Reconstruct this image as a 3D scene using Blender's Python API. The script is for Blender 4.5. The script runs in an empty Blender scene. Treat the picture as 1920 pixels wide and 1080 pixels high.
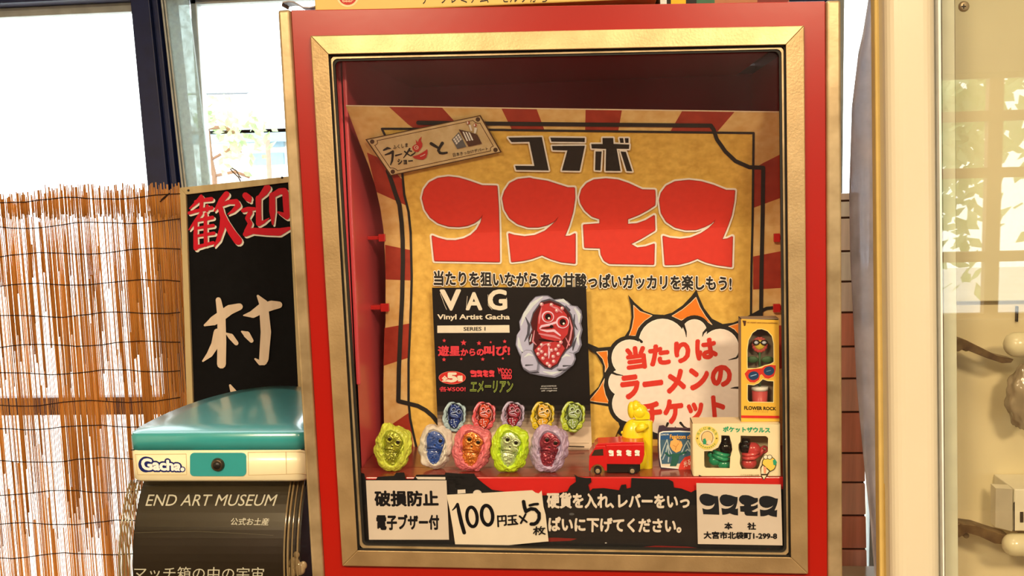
import bpy, bmesh, math, random
from mathutils import Vector, Matrix, noise
from mathutils.geometry import tessellate_polygon
SC = bpy.context.scene
COL = SC.collection
# ------------------------------------------------------------------ camera, sky, lights, exposure
W, Z0, F = 0.66, 1.32, 1800.0            # frame width (m), its centre height, focal length in pixels of a 1920 px frame
def o2w(v): return Vector((v[0], v[2], -v[1]))
CR = o2w((0.99603239, 0.027514, 0.08463127)); CD = o2w((-0.01799042, 0.99362391, -0.11130077)); CF = o2w((-0.08715398, 0.10933662, 0.99017659))
CAM = o2w((0.07334707, -0.26528206, -1.98999247)) * W + Vector((0, 0, Z0))
cd = bpy.data.cameras.new('camera'); cam = bpy.data.objects.new('camera', cd); COL.objects.link(cam)
cd.sensor_width = 36; cd.lens = F / 1920 * 36; cd.clip_start = 0.05; cd.clip_end = 200
m3 = Matrix((CR, -CD, -CF)).transposed(); cam.matrix_world = Matrix.Translation(CAM) @ m3.to_4x4()
SC.camera = cam
SC.view_settings.view_transform = 'Standard'; SC.view_settings.look = 'None'
SC.view_settings.exposure = 0.0; SC.view_settings.gamma = 1.0; SC.view_settings.use_curve_mapping = False
SC.cycles.use_denoising = True; SC.cycles.max_bounces = 10; SC.cycles.transparent_max_bounces = 24; SC.cycles.sample_clamp_indirect = 4.0
wd = bpy.data.worlds.new('overcast_sky'); SC.world = wd; wd.use_nodes = True
bg = wd.node_tree.nodes['Background']; bg.inputs[0].default_value = (0.93, 0.97, 1.0, 1); bg.inputs[1].default_value = 5.0
def area(name, loc, rot, sx, sy, power, color):
    l = bpy.data.lights.new(name, 'AREA'); l.shape = 'RECTANGLE'; l.size = sx; l.size_y = sy; l.energy = power; l.color = color
    o = bpy.data.objects.new(name, l); COL.objects.link(o); o.location = loc; o.rotation_euler = rot
    return o
WARM = (1.0, 0.76, 0.48)
LAMPS = [(-0.85, -2.35, 108), (0.85, -2.35, 108), (0.25, -0.75, 5)]     # x, y, watts of the three ceiling panels
for lx, ly, pw in LAMPS:
    area('ceiling_lamp_light', (lx, ly, 2.495), (0, 0, 0), 0.5, 0.5, pw, WARM)
# ------------------------------------------------------------------ pixel rays
def ray(px, py): return CF + CR * ((px - 960) / F) + CD * ((py - 540) / F)
def P(px, py, Y):
    d = ray(px, py); return CAM + d * ((Y - CAM.y) / d.y)
def PZ(px, py, z):
    d = ray(px, py); return CAM + d * ((z - CAM.z) / d.z)
def mpp(Y): return (Y - CAM.y) / F / CF.y
# ------------------------------------------------------------------ materials
def s2l(c):
    c = c / 255.0
    return c / 12.92 if c <= 0.04045 else ((c + 0.055) / 1.055) ** 2.4
WB = (1.0, 0.80, 0.56)
def lin(rgb): return tuple(s2l(c) for c in rgb)
def warm(rgb): return tuple(min(0.88, max(0.002, s2l(c) / w * 0.92)) for c, w in zip(rgb, WB))   # surface colour seen under the warm lamps
MC = {}
def mat(name, rgb, rough=0.5, metal=0.0, spec=0.4, vary=0.05, scale=40.0, bump=0.0, bscale=200.0, coat=0.0, raw=False, rgb2=None, aniso=None, detail=3.0):
    if name in MC: return MC[name]
    m = bpy.data.materials.new(name); m.use_nodes = True; nt = m.node_tree; n = nt.nodes; b = n['Principled BSDF']
    c = lin(rgb) if raw else warm(rgb)
    if rgb2 is not None: c2 = lin(rgb2) if raw else warm(rgb2)
    else: c2 = tuple(x * (1 - 2 * vary) for x in c)
    tc = n.new('ShaderNodeTexCoord'); ns = n.new('ShaderNodeTexNoise'); ns.inputs['Scale'].default_value = scale; ns.inputs['Detail'].default_value = detail
    mp = n.new('ShaderNodeMapping'); nt.links.new(tc.outputs['Object'], mp.inputs[0]); nt.links.new(mp.outputs[0], ns.inputs['Vector'])
    if aniso: mp.inputs['Scale'].default_value = aniso
    rp = n.new('ShaderNodeValToRGB'); rp.color_ramp.elements[0].position = 0.3; rp.color_ramp.elements[1].position = 0.7
    rp.color_ramp.elements[0].color = (*c2, 1); rp.color_ramp.elements[1].color = (*c, 1)
    nt.links.new(ns.outputs['Fac'], rp.inputs['Fac']); nt.links.new(rp.outputs['Color'], b.inputs['Base Color'])
    b.inputs['Roughness'].default_value = rough; b.inputs['Metallic'].default_value = metal; b.inputs['Specular IOR Level'].default_value = spec
    b.inputs['Coat Weight'].default_value = coat; b.inputs['Coat Roughness'].default_value = 0.08
    if bump:
        n2 = n.new('ShaderNodeTexNoise'); n2.inputs['Scale'].default_value = bscale; nt.links.new(mp.outputs[0], n2.inputs['Vector'])
        bp = n.new('ShaderNodeBump'); bp.inputs['Strength'].default_value = bump; bp.inputs['Distance'].default_value = 0.002
        nt.links.new(n2.outputs['Fac'], bp.inputs['Height']); nt.links.new(bp.outputs['Normal'], b.inputs['Normal'])
    MC[name] = m; return m
def ink(r, g, b, rough=0.45):                                    # printed ink or paint, flat colour with a little grain
    return mat('ink_%d_%d_%d' % (r, g, b), (r, g, b), rough=rough, spec=0.18, vary=0.04, scale=120)
def glass(name, tint=(1, 1, 1), base=0.04, rough=0.0, power=5.0, dirt=None):
    if name in MC: return MC[name]
    m = bpy.data.materials.new(name); m.use_nodes = True; nt = m.node_tree; n = nt.nodes; n.clear()
    out = n.new('ShaderNodeOutputMaterial'); mx = n.new('ShaderNodeMixShader'); tr = n.new('ShaderNodeBsdfTransparent'); gl = n.new('ShaderNodeBsdfGlossy')
    tr.inputs[0].default_value = (*tint, 1); gl.inputs[1].default_value = rough; gl.inputs[0].default_value = (1, 1, 1, 1)
    lw = n.new('ShaderNodeLayerWeight'); pw = n.new('ShaderNodeMath'); pw.operation = 'POWER'; pw.inputs[1].default_value = power
    ma = n.new('ShaderNodeMath'); ma.operation = 'MULTIPLY_ADD'; ma.inputs[1].default_value = 1 - base; ma.inputs[2].default_value = base
    nt.links.new(lw.outputs['Facing'], pw.inputs[0]); nt.links.new(pw.outputs[0], ma.inputs[0]); nt.links.new(ma.outputs[0], mx.inputs[0])
    nt.links.new(tr.outputs[0], mx.inputs[1]); nt.links.new(gl.outputs[0], mx.inputs[2])
    last = mx
    if dirt:                                                     # (colour, amount): dust and grime on the pane
        df = n.new('ShaderNodeBsdfDiffuse'); df.inputs[0].default_value = (*lin(dirt[0]), 1)
        tl = n.new('ShaderNodeBsdfTranslucent'); tl.inputs[0].default_value = (*lin(dirt[0]), 1)
        ad = n.new('ShaderNodeMixShader'); ad.inputs[0].default_value = 0.5; nt.links.new(df.outputs[0], ad.inputs[1]); nt.links.new(tl.outputs[0], ad.inputs[2])
        tc = n.new('ShaderNodeTexCoord'); ns = n.new('ShaderNodeTexNoise'); ns.inputs['Scale'].default_value = dirt[2]; ns.inputs['Detail'].default_value = 6
        nt.links.new(tc.outputs['Object'], ns.inputs['Vector'])
        mr = n.new('ShaderNodeMapRange'); mr.inputs[1].default_value = 0.3; mr.inputs[2].default_value = 0.75
        mr.inputs[3].default_value = dirt[1] * 0.5; mr.inputs[4].default_value = dirt[1]; nt.links.new(ns.outputs['Fac'], mr.inputs[0])
        m2 = n.new('ShaderNodeMixShader'); nt.links.new(mr.outputs[0], m2.inputs[0]); nt.links.new(mx.outputs[0], m2.inputs[1]); nt.links.new(ad.outputs[0], m2.inputs[2]); last = m2
    nt.links.new(last.outputs[0], out.inputs[0]); MC[name] = m; return m
def emit(name, rgb, strength):
    m = bpy.data.materials.new(name); m.use_nodes = True; b = m.node_tree.nodes['Principled BSDF']
    b.inputs['Base Color'].default_value = (*rgb, 1); b.inputs['Emission Color'].default_value = (*rgb, 1); b.inputs['Emission Strength'].default_value = strength
    MC[name] = m; return m
def translucent(name, rgb, rgb2, fac=0.4, scale=30, aniso=(1, 1, 0.05)):
    m = mat(name, rgb, rough=0.6, rgb2=rgb2, scale=scale, aniso=aniso, raw=True); nt = m.node_tree; n = nt.nodes
    b = n['Principled BSDF']; out = n['Material Output']; tl = n.new('ShaderNodeBsdfTranslucent'); mx = n.new('ShaderNodeMixShader'); mx.inputs[0].default_value = fac
    src = b.inputs['Base Color'].links[0].from_socket
    nt.links.new(src, tl.inputs[0]); nt.links.new(b.outputs[0], mx.inputs[1]); nt.links.new(tl.outputs[0], mx.inputs[2]); nt.links.new(mx.outputs[0], out.inputs[0])
    return m
# ------------------------------------------------------------------ mesh building
WL = {}
def wl(o): return WL.get(o.name, Vector((0, 0, 0)))
class M:                                                          # collects world-space faces, links them as ONE object
    def __init__(s): s.v = []; s.f = []; s.m = []; s.sm = []
    def add(s, vs, fs, mi=0, smooth=False):
        o = len(s.v); s.v += [Vector(v) for v in vs]
        for f in fs: s.f.append([i + o for i in f]); s.m.append(mi); s.sm.append(smooth)
        return s
    def box(s, x0, x1, y0, y1, z0, z1, mi=0):
        vs = [(x, y, z) for z in (z0, z1) for y in (y0, y1) for x in (x0, x1)]
        return s.add(vs, [(0, 2, 3, 1), (4, 5, 7, 6), (0, 1, 5, 4), (2, 6, 7, 3), (0, 4, 6, 2), (1, 3, 7, 5)], mi)
    def prism(s, pts, off, mi=0, smooth=False):                   # polygon of world points swept by off
        off = Vector(off); n = len(pts); vs = [Vector(p) for p in pts] + [Vector(p) + off for p in pts]
        tri = tess(pts)
        fs = [t for t in tri] + [tuple(i + n for i in reversed(t)) for t in tri]
        s.add(vs, fs, mi); s.add(vs, [(i, (i + 1) % n, (i + 1) % n + n, i + n) for i in range(n)], mi, smooth)
        return s
    def quadpx(s, q, Y, depth, mi=0): return s.prism([P(x, y, Y) for x, y in q], (0, depth, 0), mi)
    def tube(s, pts, r, n=8, mi=0, cap=True, closed=False):
        pts = [Vector(p) for p in pts]; k = len(pts); rs = r if isinstance(r, (list, tuple)) else [r] * k
        vs = []
        up0 = None
        for i, p in enumerate(pts):
            a = pts[(i - 1) % k] if (i > 0 or closed) else p; b = pts[(i + 1) % k] if (i < k - 1 or closed) else p
            d = (b - a); d = d.normalized() if d.length > 1e-9 else Vector((0, 0, 1))
            if up0 is None: up0 = Vector((0, 0, 1)) if abs(d.z) < 0.9 else Vector((0, 1, 0))
            u = d.cross(up0)
            if u.length < 1e-6: u = d.orthogonal()
            u.normalize(); w = u.cross(d).normalized(); up0 = w
            for j in range(n):
                t = 2 * math.pi * j / n; vs.append(p + (u * math.cos(t) + w * math.sin(t)) * rs[i])
        fs = []
        for i in range(k if closed else k - 1):
            for j in range(n):
                a, b = i * n + j, i * n + (j + 1) % n; c, d = ((i + 1) % k) * n + (j + 1) % n, ((i + 1) % k) * n + j
                fs.append((a, b, c, d))
        if cap and not closed: fs += [tuple(range(n - 1, -1, -1)), tuple((k - 1) * n + j for j in range(n))]
        return s.add(vs, fs, mi, True)
    def sph(s, c, rx, ry=None, rz=None, mi=0, seg=16, rings=10, rot=None, fn=None):
        ry = rx if ry is None else ry; rz = rx if rz is None else rz; c = Vector(c); vs = []
        for i in range(rings + 1):
            a = math.pi * i / rings
            for j in range(seg):
                b = 2 * math.pi * j / seg; v = Vector((math.sin(a) * math.cos(b), math.sin(a) * math.sin(b), math.cos(a)))
                if fn: v = fn(v)
                v = Vector((v.x * rx, v.y * ry, v.z * rz))
                if rot: v = rot @ v
                vs.append(c + v)
        fs = [(i * seg + j, (i + 1) * seg + j, (i + 1) * seg + (j + 1) % seg, i * seg + (j + 1) % seg) for i in range(rings) for j in range(seg)]
        return s.add(vs, fs, mi, True)
    def cyl(s, a, b, r, n=24, mi=0, r2=None):
        return s.tube([a, b], [r, r if r2 is None else r2], n, mi)
    def build(s, name, mats, parent=None, bevel=0, seg=2, at=None):
        me = bpy.data.meshes.new(name)
        lo = Vector([min(v[i] for v in s.v) for i in range(3)]); hi = Vector([max(v[i] for v in s.v) for i in range(3)])
        o0 = Vector(at) if at is not None else Vector(((lo.x + hi.x) / 2, (lo.y + hi.y) / 2, lo.z if parent is None else (lo.z + hi.z) / 2))
        me.from_pydata([v - o0 for v in s.v], [], s.f)
        for mm in (mats if isinstance(mats, (list, tuple)) else [mats]): me.materials.append(mm)
        for p, mi, sm in zip(me.polygons, s.m, s.sm): p.material_index = mi; p.use_smooth = sm
        bm = bmesh.new(); bm.from_mesh(me); bmesh.ops.remove_doubles(bm, verts=bm.verts, dist=1e-6) if s.__dict__.get('weld', True) else None
        bmesh.ops.recalc_face_normals(bm, faces=bm.faces) if s.__dict__.get('recalc', True) else None
        bm.to_mesh(me); bm.free()
        o = bpy.data.objects.new(name, me); COL.objects.link(o)
        WL[o.name] = o0
        if parent is not None: o.parent = parent; o.location = o0 - wl(parent)
        else: o.location = o0
        if bevel:
            b = o.modifiers.new('bevel', 'BEVEL'); b.width = bevel; b.segments = seg; b.limit_method = 'ANGLE'; b.angle_limit = 0.7
        return o
def tess(pts):
    n = len(pts)
    if n == 3: return [(0, 1, 2)]
    if n == 4:
        return [tuple(t) for t in tessellate_polygon([[Vector(p) for p in pts]])]
    return [tuple(t) for t in tessellate_polygon([[Vector(p) for p in pts]])]
def tag(o, label=None, cat=None, group=None, kind=None):
    if label: o['label'] = label
    if cat: o['category'] = cat
    if group: o['group'] = group
    if kind: o['kind'] = kind
    return o
def thing(name, label, cat, loc, group=None):
    o = bpy.data.objects.new(name, None); COL.objects.link(o); o.location = loc; o.empty_display_size = 0.05; WL[o.name] = Vector(loc)
    return tag(o, label, cat, group)
def struct(o): o['kind'] = 'structure'; return o
# ------------------------------------------------------------------ flat artwork (print, paint, lettering) laid on a surface
def plane_y(Y): return lambda px, py, lift: P(px, py, Y) - ray(px, py).normalized() * lift
TXT = {}
def glyphs(s, off, shear=0.0):
    k = (s, off, shear)
    if k in TXT: return TXT[k]
    c = bpy.data.curves.new('lettering_curve', 'FONT'); c.body = s; c.offset = off; c.resolution_u = 3; c.shear = shear
    o = bpy.data.objects.new('lettering_curve', c); COL.objects.link(o)
    bpy.context.view_layer.update()
    me = o.evaluated_get(bpy.context.evaluated_depsgraph_get()).to_mesh()
    vs = [(v.co.x, v.co.y) for v in me.vertices]; fs = [tuple(p.vertices) for p in me.polygons]
    o.evaluated_get(bpy.context.evaluated_depsgraph_get()).to_mesh_clear()
    bpy.data.objects.remove(o); bpy.data.curves.remove(c)
    TXT[k] = (vs, fs); return TXT[k]
def clip_y(poly, y, keep_above):                                  # keep the side y' <= y or >= y of a convex polygon
    out = []
    for i in range(len(poly)):
        a, b = poly[i], poly[(i + 1) % len(poly)]
        ia, ib = (a[1] <= y) == keep_above, (b[1] <= y) == keep_above
        if ia: out.append(a)
        if ia != ib and abs(b[1] - a[1]) > 1e-9:
            t = (y - a[1]) / (b[1] - a[1]); out.append((a[0] + (b[0] - a[0]) * t, y))
    return out
class Art:
    def __init__(s, surf, cuts=None, dl=0.00005, lift0=0.0002): s.surf = surf; s.cuts = cuts; s.dl = dl; s.n = 0; s.l0 = lift0; s.parts = {}; s.cur = None; s.xf = None
    def part(s, name): s.cur = name; s.parts.setdefault(name, []); return s
    def _put(s, polys, m, grp=None):
        s.n += 1; l = s.l0 + s.n * s.dl
        s.parts[s.cur].append(([(p, l + (grp[i] if grp else 0) * 4e-6) for i, p in enumerate(polys)], m))
        if grp: s.n += max(grp + [0]) * 4e-6 / s.dl
    def _x(s, p): return s.xf(p) if s.xf else (p[0], p[1])
    def fill(s, poly, m):
        poly = [s._x(p) for p in poly]
        t = tessellate_polygon([[Vector((p[0], p[1], 0)) for p in poly]])
        s._put([[poly[i] for i in f] for f in t], m); return s
    def stroke(s, pts, w, m, closed=False, rnd=True):
        ws = list(w) if isinstance(w, (list, tuple)) else [w] * len(pts); polys = []
        n = len(pts)
        if len(ws) != n: ws = [ws[0] + (ws[-1] - ws[0]) * i / max(1, n - 1) for i in range(n)]
        for i in range(n if closed else n - 1):
            a, b = pts[i], pts[(i + 1) % n]; wa, wb = ws[i] / 2, ws[(i + 1) % n] / 2
            dx, dy = b[0] - a[0], b[1] - a[1]; L = math.hypot(dx, dy)
            if L < 1e-6: continue
            nx, ny = -dy / L, dx / L
            polys.append([s._x(p) for p in ((a[0] + nx * wa, a[1] + ny * wa), (b[0] + nx * wb, b[1] + ny * wb), (b[0] - nx * wb, b[1] - ny * wb), (a[0] - nx * wa, a[1] - ny * wa))])
        if rnd:
            for p, ww in zip(pts, ws):
                polys.append([s._x((p[0] + ww / 2 * math.cos(t * math.pi / 5), p[1] + ww / 2 * math.sin(t * math.pi / 5))) for t in range(10)])
        s._put(polys, m, list(range(len(polys)))); return s
    def ell(s, cx, cy, rx, ry, m, n=28, rot=0.0):
        c, q = math.cos(rot), math.sin(rot); pts = []
        for i in range(n):
            t = 2 * math.pi * i / n; x, y = rx * math.cos(t), ry * math.sin(t); pts.append((cx + x * c - y * q, cy + x * q + y * c))
        return s.fill(pts, m)
    def ring(s, cx, cy, rx, ry, w, m, n=24): return s.stroke([(cx + rx * math.cos(2 * math.pi * i / n), cy + ry * math.sin(2 * math.pi * i / n)) for i in range(n)], w, m, True)
    def text(s, body, quad, m, bold=0.0, outline=None, owidth=0.05):
        q = quad; bv, bf = glyphs(body, 0.0)
        if not bv: return s
        x0, x1 = min(v[0] for v in bv), max(v[0] for v in bv); y0, y1 = min(v[1] for v in bv), max(v[1] for v in bv)
        def mp(v):
            u = (v[0] - x0) / (x1 - x0); t = 1 - (v[1] - y0) / max(1e-6, y1 - y0)
            return s._x(tuple(q[0][i] * (1 - u) * (1 - t) + q[1][i] * u * (1 - t) + q[2][i] * u * t + q[3][i] * (1 - u) * t for i in (0, 1)))
        def fat(r, k, m):
            sh = [(0, 0)] if r < .004 else [(r * math.cos(6.283 * j / k + .3), r * math.sin(6.283 * j / k + .3)) for j in range(k)]
            polys, grp = [], []
            for j, (dx, dy) in enumerate(sh):
                for f in bf: polys.append([mp((bv[i][0] + dx, bv[i][1] + dy)) for i in f]); grp.append(j)
            s._put(polys, m, grp)
        if outline is not None: fat(bold + owidth, 12, outline); fat((bold + owidth) * .5, 6, outline)
        fat(bold, 7, m)
        if bold > .02: fat(bold * .45, 3, m)
        return s
    def build(s, parent, labels=None):
        out = {}
        for name, prims in s.parts.items():
            if not prims: continue
            mb = M(); mb.weld = False; mb.recalc = False; mats = []
            for polys, m in prims:
                if m not in mats: mats.append(m)
                mi = mats.index(m)
                for poly, lift in polys:
                    pieces = [poly]
                    if s.cuts:
                        y0, y1, st = s.cuts[:3]; kk = s.cuts[3] if len(s.cuts) > 3 else 0.0; pieces = []; rest = [(q[0], q[1] + kk * (q[0] - 960)) for q in poly]; y = y0
                        while y < y1 and len(rest) > 2:
                            if min(q[1] for q in rest) < y - 1e-6:
                                a = clip_y(rest, y, True)
                                if len(a) > 2: pieces.append(a)
                                if max(q[1] for q in rest) <= y: rest = []; break
                                rest = clip_y(rest, y, False)
                            y += st
                        if len(rest) > 2: pieces.append(rest)
                        pieces = [[(q[0], q[1] - kk * (q[0] - 960)) for q in pc] for pc in pieces]
                    for pc in pieces:
                        vs = [s.surf(p[0], p[1], lift) for p in pc]
                        nrm = (vs[1] - vs[0]).cross(vs[2] - vs[0])
                        if nrm.dot(ray(960, 540)) > 0: vs = vs[::-1]
                        mb.add(vs, [tuple(range(len(vs)))], mi)
            o = mb.build(name.split('#')[0], mats, parent); out[name] = o
            if labels and name in labels: o['label'] = labels[name]
        return out
def crop(ox, oy, sc): return lambda p: (ox + p[0] / sc, oy + p[1] / sc)
def cps(ox, oy, sc, pts): return [(ox + x / sc, oy + y / sc) for x, y in pts]
# ------------------------------------------------------------------ the room
XL, XR, YF, YB, ZT = -2.3, 3.0, -3.0, 0.95, 2.55
m_wall = mat('plaster', (214, 186, 140), rough=0.85, vary=0.05, scale=6, bump=0.15)
m_floor = mat('floorboards', (96, 66, 42), rough=0.5, rgb2=(70, 46, 28), scale=5, aniso=(1, 14, 1))
m_ceil = mat('ceiling_paint', (205, 180, 140), rough=0.9, vary=0.04, scale=8)
m_black = mat('black_lacquered_steel', (18, 34, 86), rough=0.4, raw=True, vary=0.15, scale=30, coat=0.2)
m_alu = mat('weathered_aluminium', (190, 196, 194), rough=0.45, metal=0.3, raw=True, vary=0.12, scale=25)
m_pane = glass('window_glass', (0.97, 0.99, 0.98), 0.06)
struct(M().box(XL, XR, YF, YB + 0.1, -0.05, 0).build('floor', m_floor))
struct(M().box(XL, XR, YF, YB + 0.1, ZT, ZT + 0.05).build('ceiling', m_ceil))
struct(M().box(XL - 0.1, XL, YF - 0.1, YB + 0.1, -0.05, ZT + 0.05).build('wall_left', m_wall))
struct(M().box(XR, XR + 0.1, YF - 0.1, YB + 0.1, -0.05, ZT + 0.05).build('wall_right', m_wall))
zs, zh = 0.22, P(120, 8, YB).z                                     # sill and head of the windows behind the machine
wx0, wx1 = P(-260, 300, YB).x, P(1655, 300, YB).x
wb = M(); wb.box(XL, XR, YB, YB + 0.1, 0, zs); wb.box(XL, XR, YB, YB + 0.1, 2.42, ZT); wb.box(XL, wx0, YB, YB + 0.1, zs, 2.42); wb.box(wx1, XR, YB, YB + 0.1, zs, 2.42)
struct(wb.build('wall_back', m_wall))
struct(M().box(wx0, wx1, YB - 0.04, YB + 0.08, zh, zh + 0.07).build('trim_1', m_black, bevel=0.006))       # black head beam
# black post between the two windows, with grooves on its face
pp = M()
pa, pb = P(244, 0, 0.9), P(276, 345, 0.9); pc, pd = P(301, 0, 0.9), P(338, 345, 0.9)
def lerp_line(a, b, z): t = (z - a.z) / (b.z - a.z); return a + (b - a) * t
def post(x_a, x_b, w0, w1, y0, y1, mm, name):
    q = [lerp_line(pa, pb, zs), lerp_line(pc, pd, zs), lerp_line(pc, pd, zh), lerp_line(pa, pb, zh)]
    return q
q = post(0, 0, 0, 0, 0, 0, None, '')
for f0, f1, yo in ((0.0, 0.62, 0.0), (0.62, 0.7, 0.012), (0.7, 0.86, 0.005), (0.86, 1.0, 0.022)):
    l = [q[0] + (q[1] - q[0]) * f0, q[0] + (q[1] - q[0]) * f1, q[3] + (q[2] - q[3]) * f1, q[3] + (q[2] - q[3]) * f0]
    pp.prism([p + Vector((0, yo, 0)) for p in l], (0, 0.1 - yo, 0))
struct(pp.build('trim_2', m_black, bevel=0.002))
xr_post = max(q[1].x, q[2].x); xl_post = min(q[0].x, q[3].x)
def window(n, x0, x1, z0, z1, y, rail=0.02, mid=None, lq=None, rq=None):
    fr = M(); fr.box(x0, x1, y, y + 0.03, z1 - rail, z1); fr.box(x0, x1, y, y + 0.03, z0, z0 + 0.05)
    fr.box(x0, x0 + 0.015, y, y + 0.03, z0, z1); fr.box(x1 - 0.015, x1, y, y + 0.03, z0, z1)
    w = thing('window_%d' % n, None, None, ((x0 + x1) / 2, y, z0)); struct(w)
    fr.build('window_frame', m_alu, w, bevel=0.002)
    M().box(x0 + 0.01, x1 - 0.01, y + 0.012, y + 0.017, z0 + 0.02, z1 - 0.01).build('pane', m_pane, w)
    return w
w1 = window(1, wx0, xl_post + 0.03, zs, zh, YB + 0.01, 0.022)
zr0, zr1 = P(150, 775, YB).z, P(150, 742, YB).z
M().box(wx0, xl_post + 0.03, YB - 0.02, YB + 0.01, zr0, zr1).build('cross_rail', m_black, w1, bevel=0.003)
w2 = window(2, xr_post - 0.03, P(640, 300, YB).x, zs, zh, YB + 0.01, 0.012)
m_dusty = glass('dusty_glass', (0.62, 0.70, 0.68), 0.08, dirt=((196, 208, 204), 0.75, 60))
st = [P(305, 12, YB - 0.03), P(354, 10, YB - 0.03), P(394, 345, YB - 0.03), P(342, 345, YB - 0.03)]
st = [lerp_line(st[0], st[3], zh), lerp_line(st[1], st[2], zh), lerp_line(st[1], st[2], zs), lerp_line(st[0], st[3], zs)]
M().prism(st, (0, 0.006, 0)).build('overlapping_pane', m_dusty, w2)['label'] = 'dusty grey green strip of overlapping glass'
e1 = M()
for a, b in ((0.0, 0.07), (0.12, 0.18)):
    e1.prism([st[0] + (st[1] - st[0]) * a + Vector((0, -.008, 0)), st[0] + (st[1] - st[0]) * b + Vector((0, -.008, 0)), st[3] + (st[2] - st[3]) * b + Vector((0, -.008, 0)), st[3] + (st[2] - st[3]) * a + Vector((0, -.008, 0))], (0, 0.022, 0))
e1.build('sash_edge', m_alu, w2, bevel=0.001)
w5 = window(5, wx0, wx1, zh + .07, 2.42, YB + 0.02, 0.02)
w3 = window(3, P(1570, 300, YB).x, wx1, zs, zh, YB + 0.01, 0.012)
struct(M().box(P(640, 300, YB).x, P(1570, 300, YB).x, YB, YB + 0.08, zs, zh).build('trim_3', m_black))     # solid panel behind the machine
# wall behind the camera with the lattice window that the display case mirrors
gx0, gx1, gz0, gz1 = 1.42, 2.75, 0.85, 1.9
wf = M(); wf.box(XL, XR, YF - 0.1, YF, 0, gz0); wf.box(XL, XR, YF - 0.1, YF, gz1, ZT); wf.box(XL, gx0, YF - 0.1, YF, gz0, gz1); wf.box(gx1, XR, YF - 0.1, YF, gz0, gz1)
struct(wf.build('wall_front', mat('dark_wood_wall', (66, 48, 44), rough=0.6, rgb2=(50, 36, 32), scale=6, aniso=(1, 1, .1))))
m_wood = mat('brown_wood', (120, 84, 50), rough=0.5, rgb2=(92, 62, 36), scale=8, aniso=(1, 1, 0.1))
w4 = thing('window_4', None, None, ((gx0 + gx1) / 2, YF, gz0)); struct(w4)
lat = M()
nx, nz = 4, 3
for i in range(nx + 1):
    x = gx0 + (gx1 - gx0) * i / nx; lat.box(x - 0.03, x + 0.03, YF - 0.07, YF - 0.03, gz0, gz1)
for k, z in enumerate((gz0, 1.12, 1.48, 1.72, gz1)): lat.box(gx0, gx1, YF - 0.071, YF - 0.029, z - 0.022, z + 0.022)
lat.build('lattice', m_wood, w4); M().box(gx0, gx1, YF - 0.052, YF - 0.048, gz0, gz1).build('pane', m_pane, w4)
# three ceiling lamps (out of the frame; they light the room and shine back from the glass)
for i, (lx, ly, pw) in enumerate(LAMPS):
    t = thing('ceiling_lamp', 'square white ceiling lamp, %s' % ('on the left over the room', 'on the right over the room', 'nearest the red machine')[i], 'lamp', (lx, ly, 2.5), 'ceiling lamps')
    M().box(lx - 0.3, lx + 0.3, ly - 0.3, ly + 0.3, 2.52, ZT).build('housing', m_alu, t, bevel=0.005)
    M().box(lx - 0.27, lx + 0.27, ly - 0.27, ly + 0.27, 2.503, 2.521).build('diffuser', MC.get('lamp_diffuser') or emit('lamp_diffuser', (1.0, 0.8, 0.52), 6.0), t)
# ------------------------------------------------------------------ outside
m_gravel = mat('pale_gravel', (215, 212, 205), rough=0.9, raw=True, vary=0.1, scale=3)
struct(M().box(-14, 14, YB + 0.2, 16, -0.25, -0.2).build('ground', m_gravel))
struct(M().box(-14, 14, -16, YF - 0.2, -0.25, -0.2).build('ground_front', m_gravel))
m_tile = mat('pale_roof', (214, 220, 222), rough=0.6, raw=True, vary=0.1, scale=4, aniso=(1, 8, 1)); m_hw = mat('white_house_wall', (238, 238, 234), rough=0.8, raw=True)
m_blue = mat('blue_grey_eave_shadow_and_panes', (150, 176, 190), rough=0.7, raw=True); m_brownpipe = mat('rusty_brown', (176, 140, 120), rough=0.7, raw=True)
YH = 7.0
def pw(px, py, Y): return P(px, py, Y)
hx0, hx1 = P(352, 240, YH).x, P(640, 240, YH).x + 1.0
house = thing('house', 'white house with pale tiled roof seen through the window above the black board', 'house', ((hx0 + hx1) / 2, YH + 1, -0.2))
zr, ze, zb = P(450, 174, YH + 1.6).z, P(450, 233, YH).z, -0.2
rf = M()
for k in range(4):
    t0, t1 = k / 4, (k + 1) / 4
    rf.prism([(hx0, YH + 1.6 * (1 - t0), zr + (ze - zr) * t0), (hx0, YH + 1.6 * (1 - t1) - .02, zr + (ze - zr) * t1 - .02), (hx0, YH + 1.6 * (1 - t1) - .02, zr + (ze - zr) * t1 - .08), (hx0, YH + 1.6 * (1 - t0), zr + (ze - zr) * t0 - .05)], (hx1 - hx0, 0, 0))
rf.build('roof', m_tile, house)
M().box(hx0, hx1, YH - .02, YH + .1, ze - .16, ze - .05).build('eave_shadow_bar', m_blue, house)  # bluish bar under the roof edge: its shadow put into the colour
M().box(hx0 + .2, hx1 - .2, YH + .15, YH + 3, zb, ze).build('wall', m_hw, house)
for a, b, c, d in ((500, 255, 533, 275), (475, 288, 533, 308)):
    p0, p1 = P(a, b, YH + .12), P(c, d, YH + .12); M().box(p0.x, p1.x, YH + .1, YH + .14, p1.z, p0.z).build('window', m_blue, house)
p0 = P(502, 270, YH - .2); M().cyl((p0.x, YH - .2, zb), (p0.x, YH - .2, P(502, 262, YH - .2).z), 0.02).build('pole', m_brownpipe, house)
m_leaf = translucent('leaf', (196, 214, 170), (150, 184, 120), 0.35, 20, (1, 1, 1)); m_twig = mat('twig', (150, 110, 84), rough=0.8, raw=True)
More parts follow.
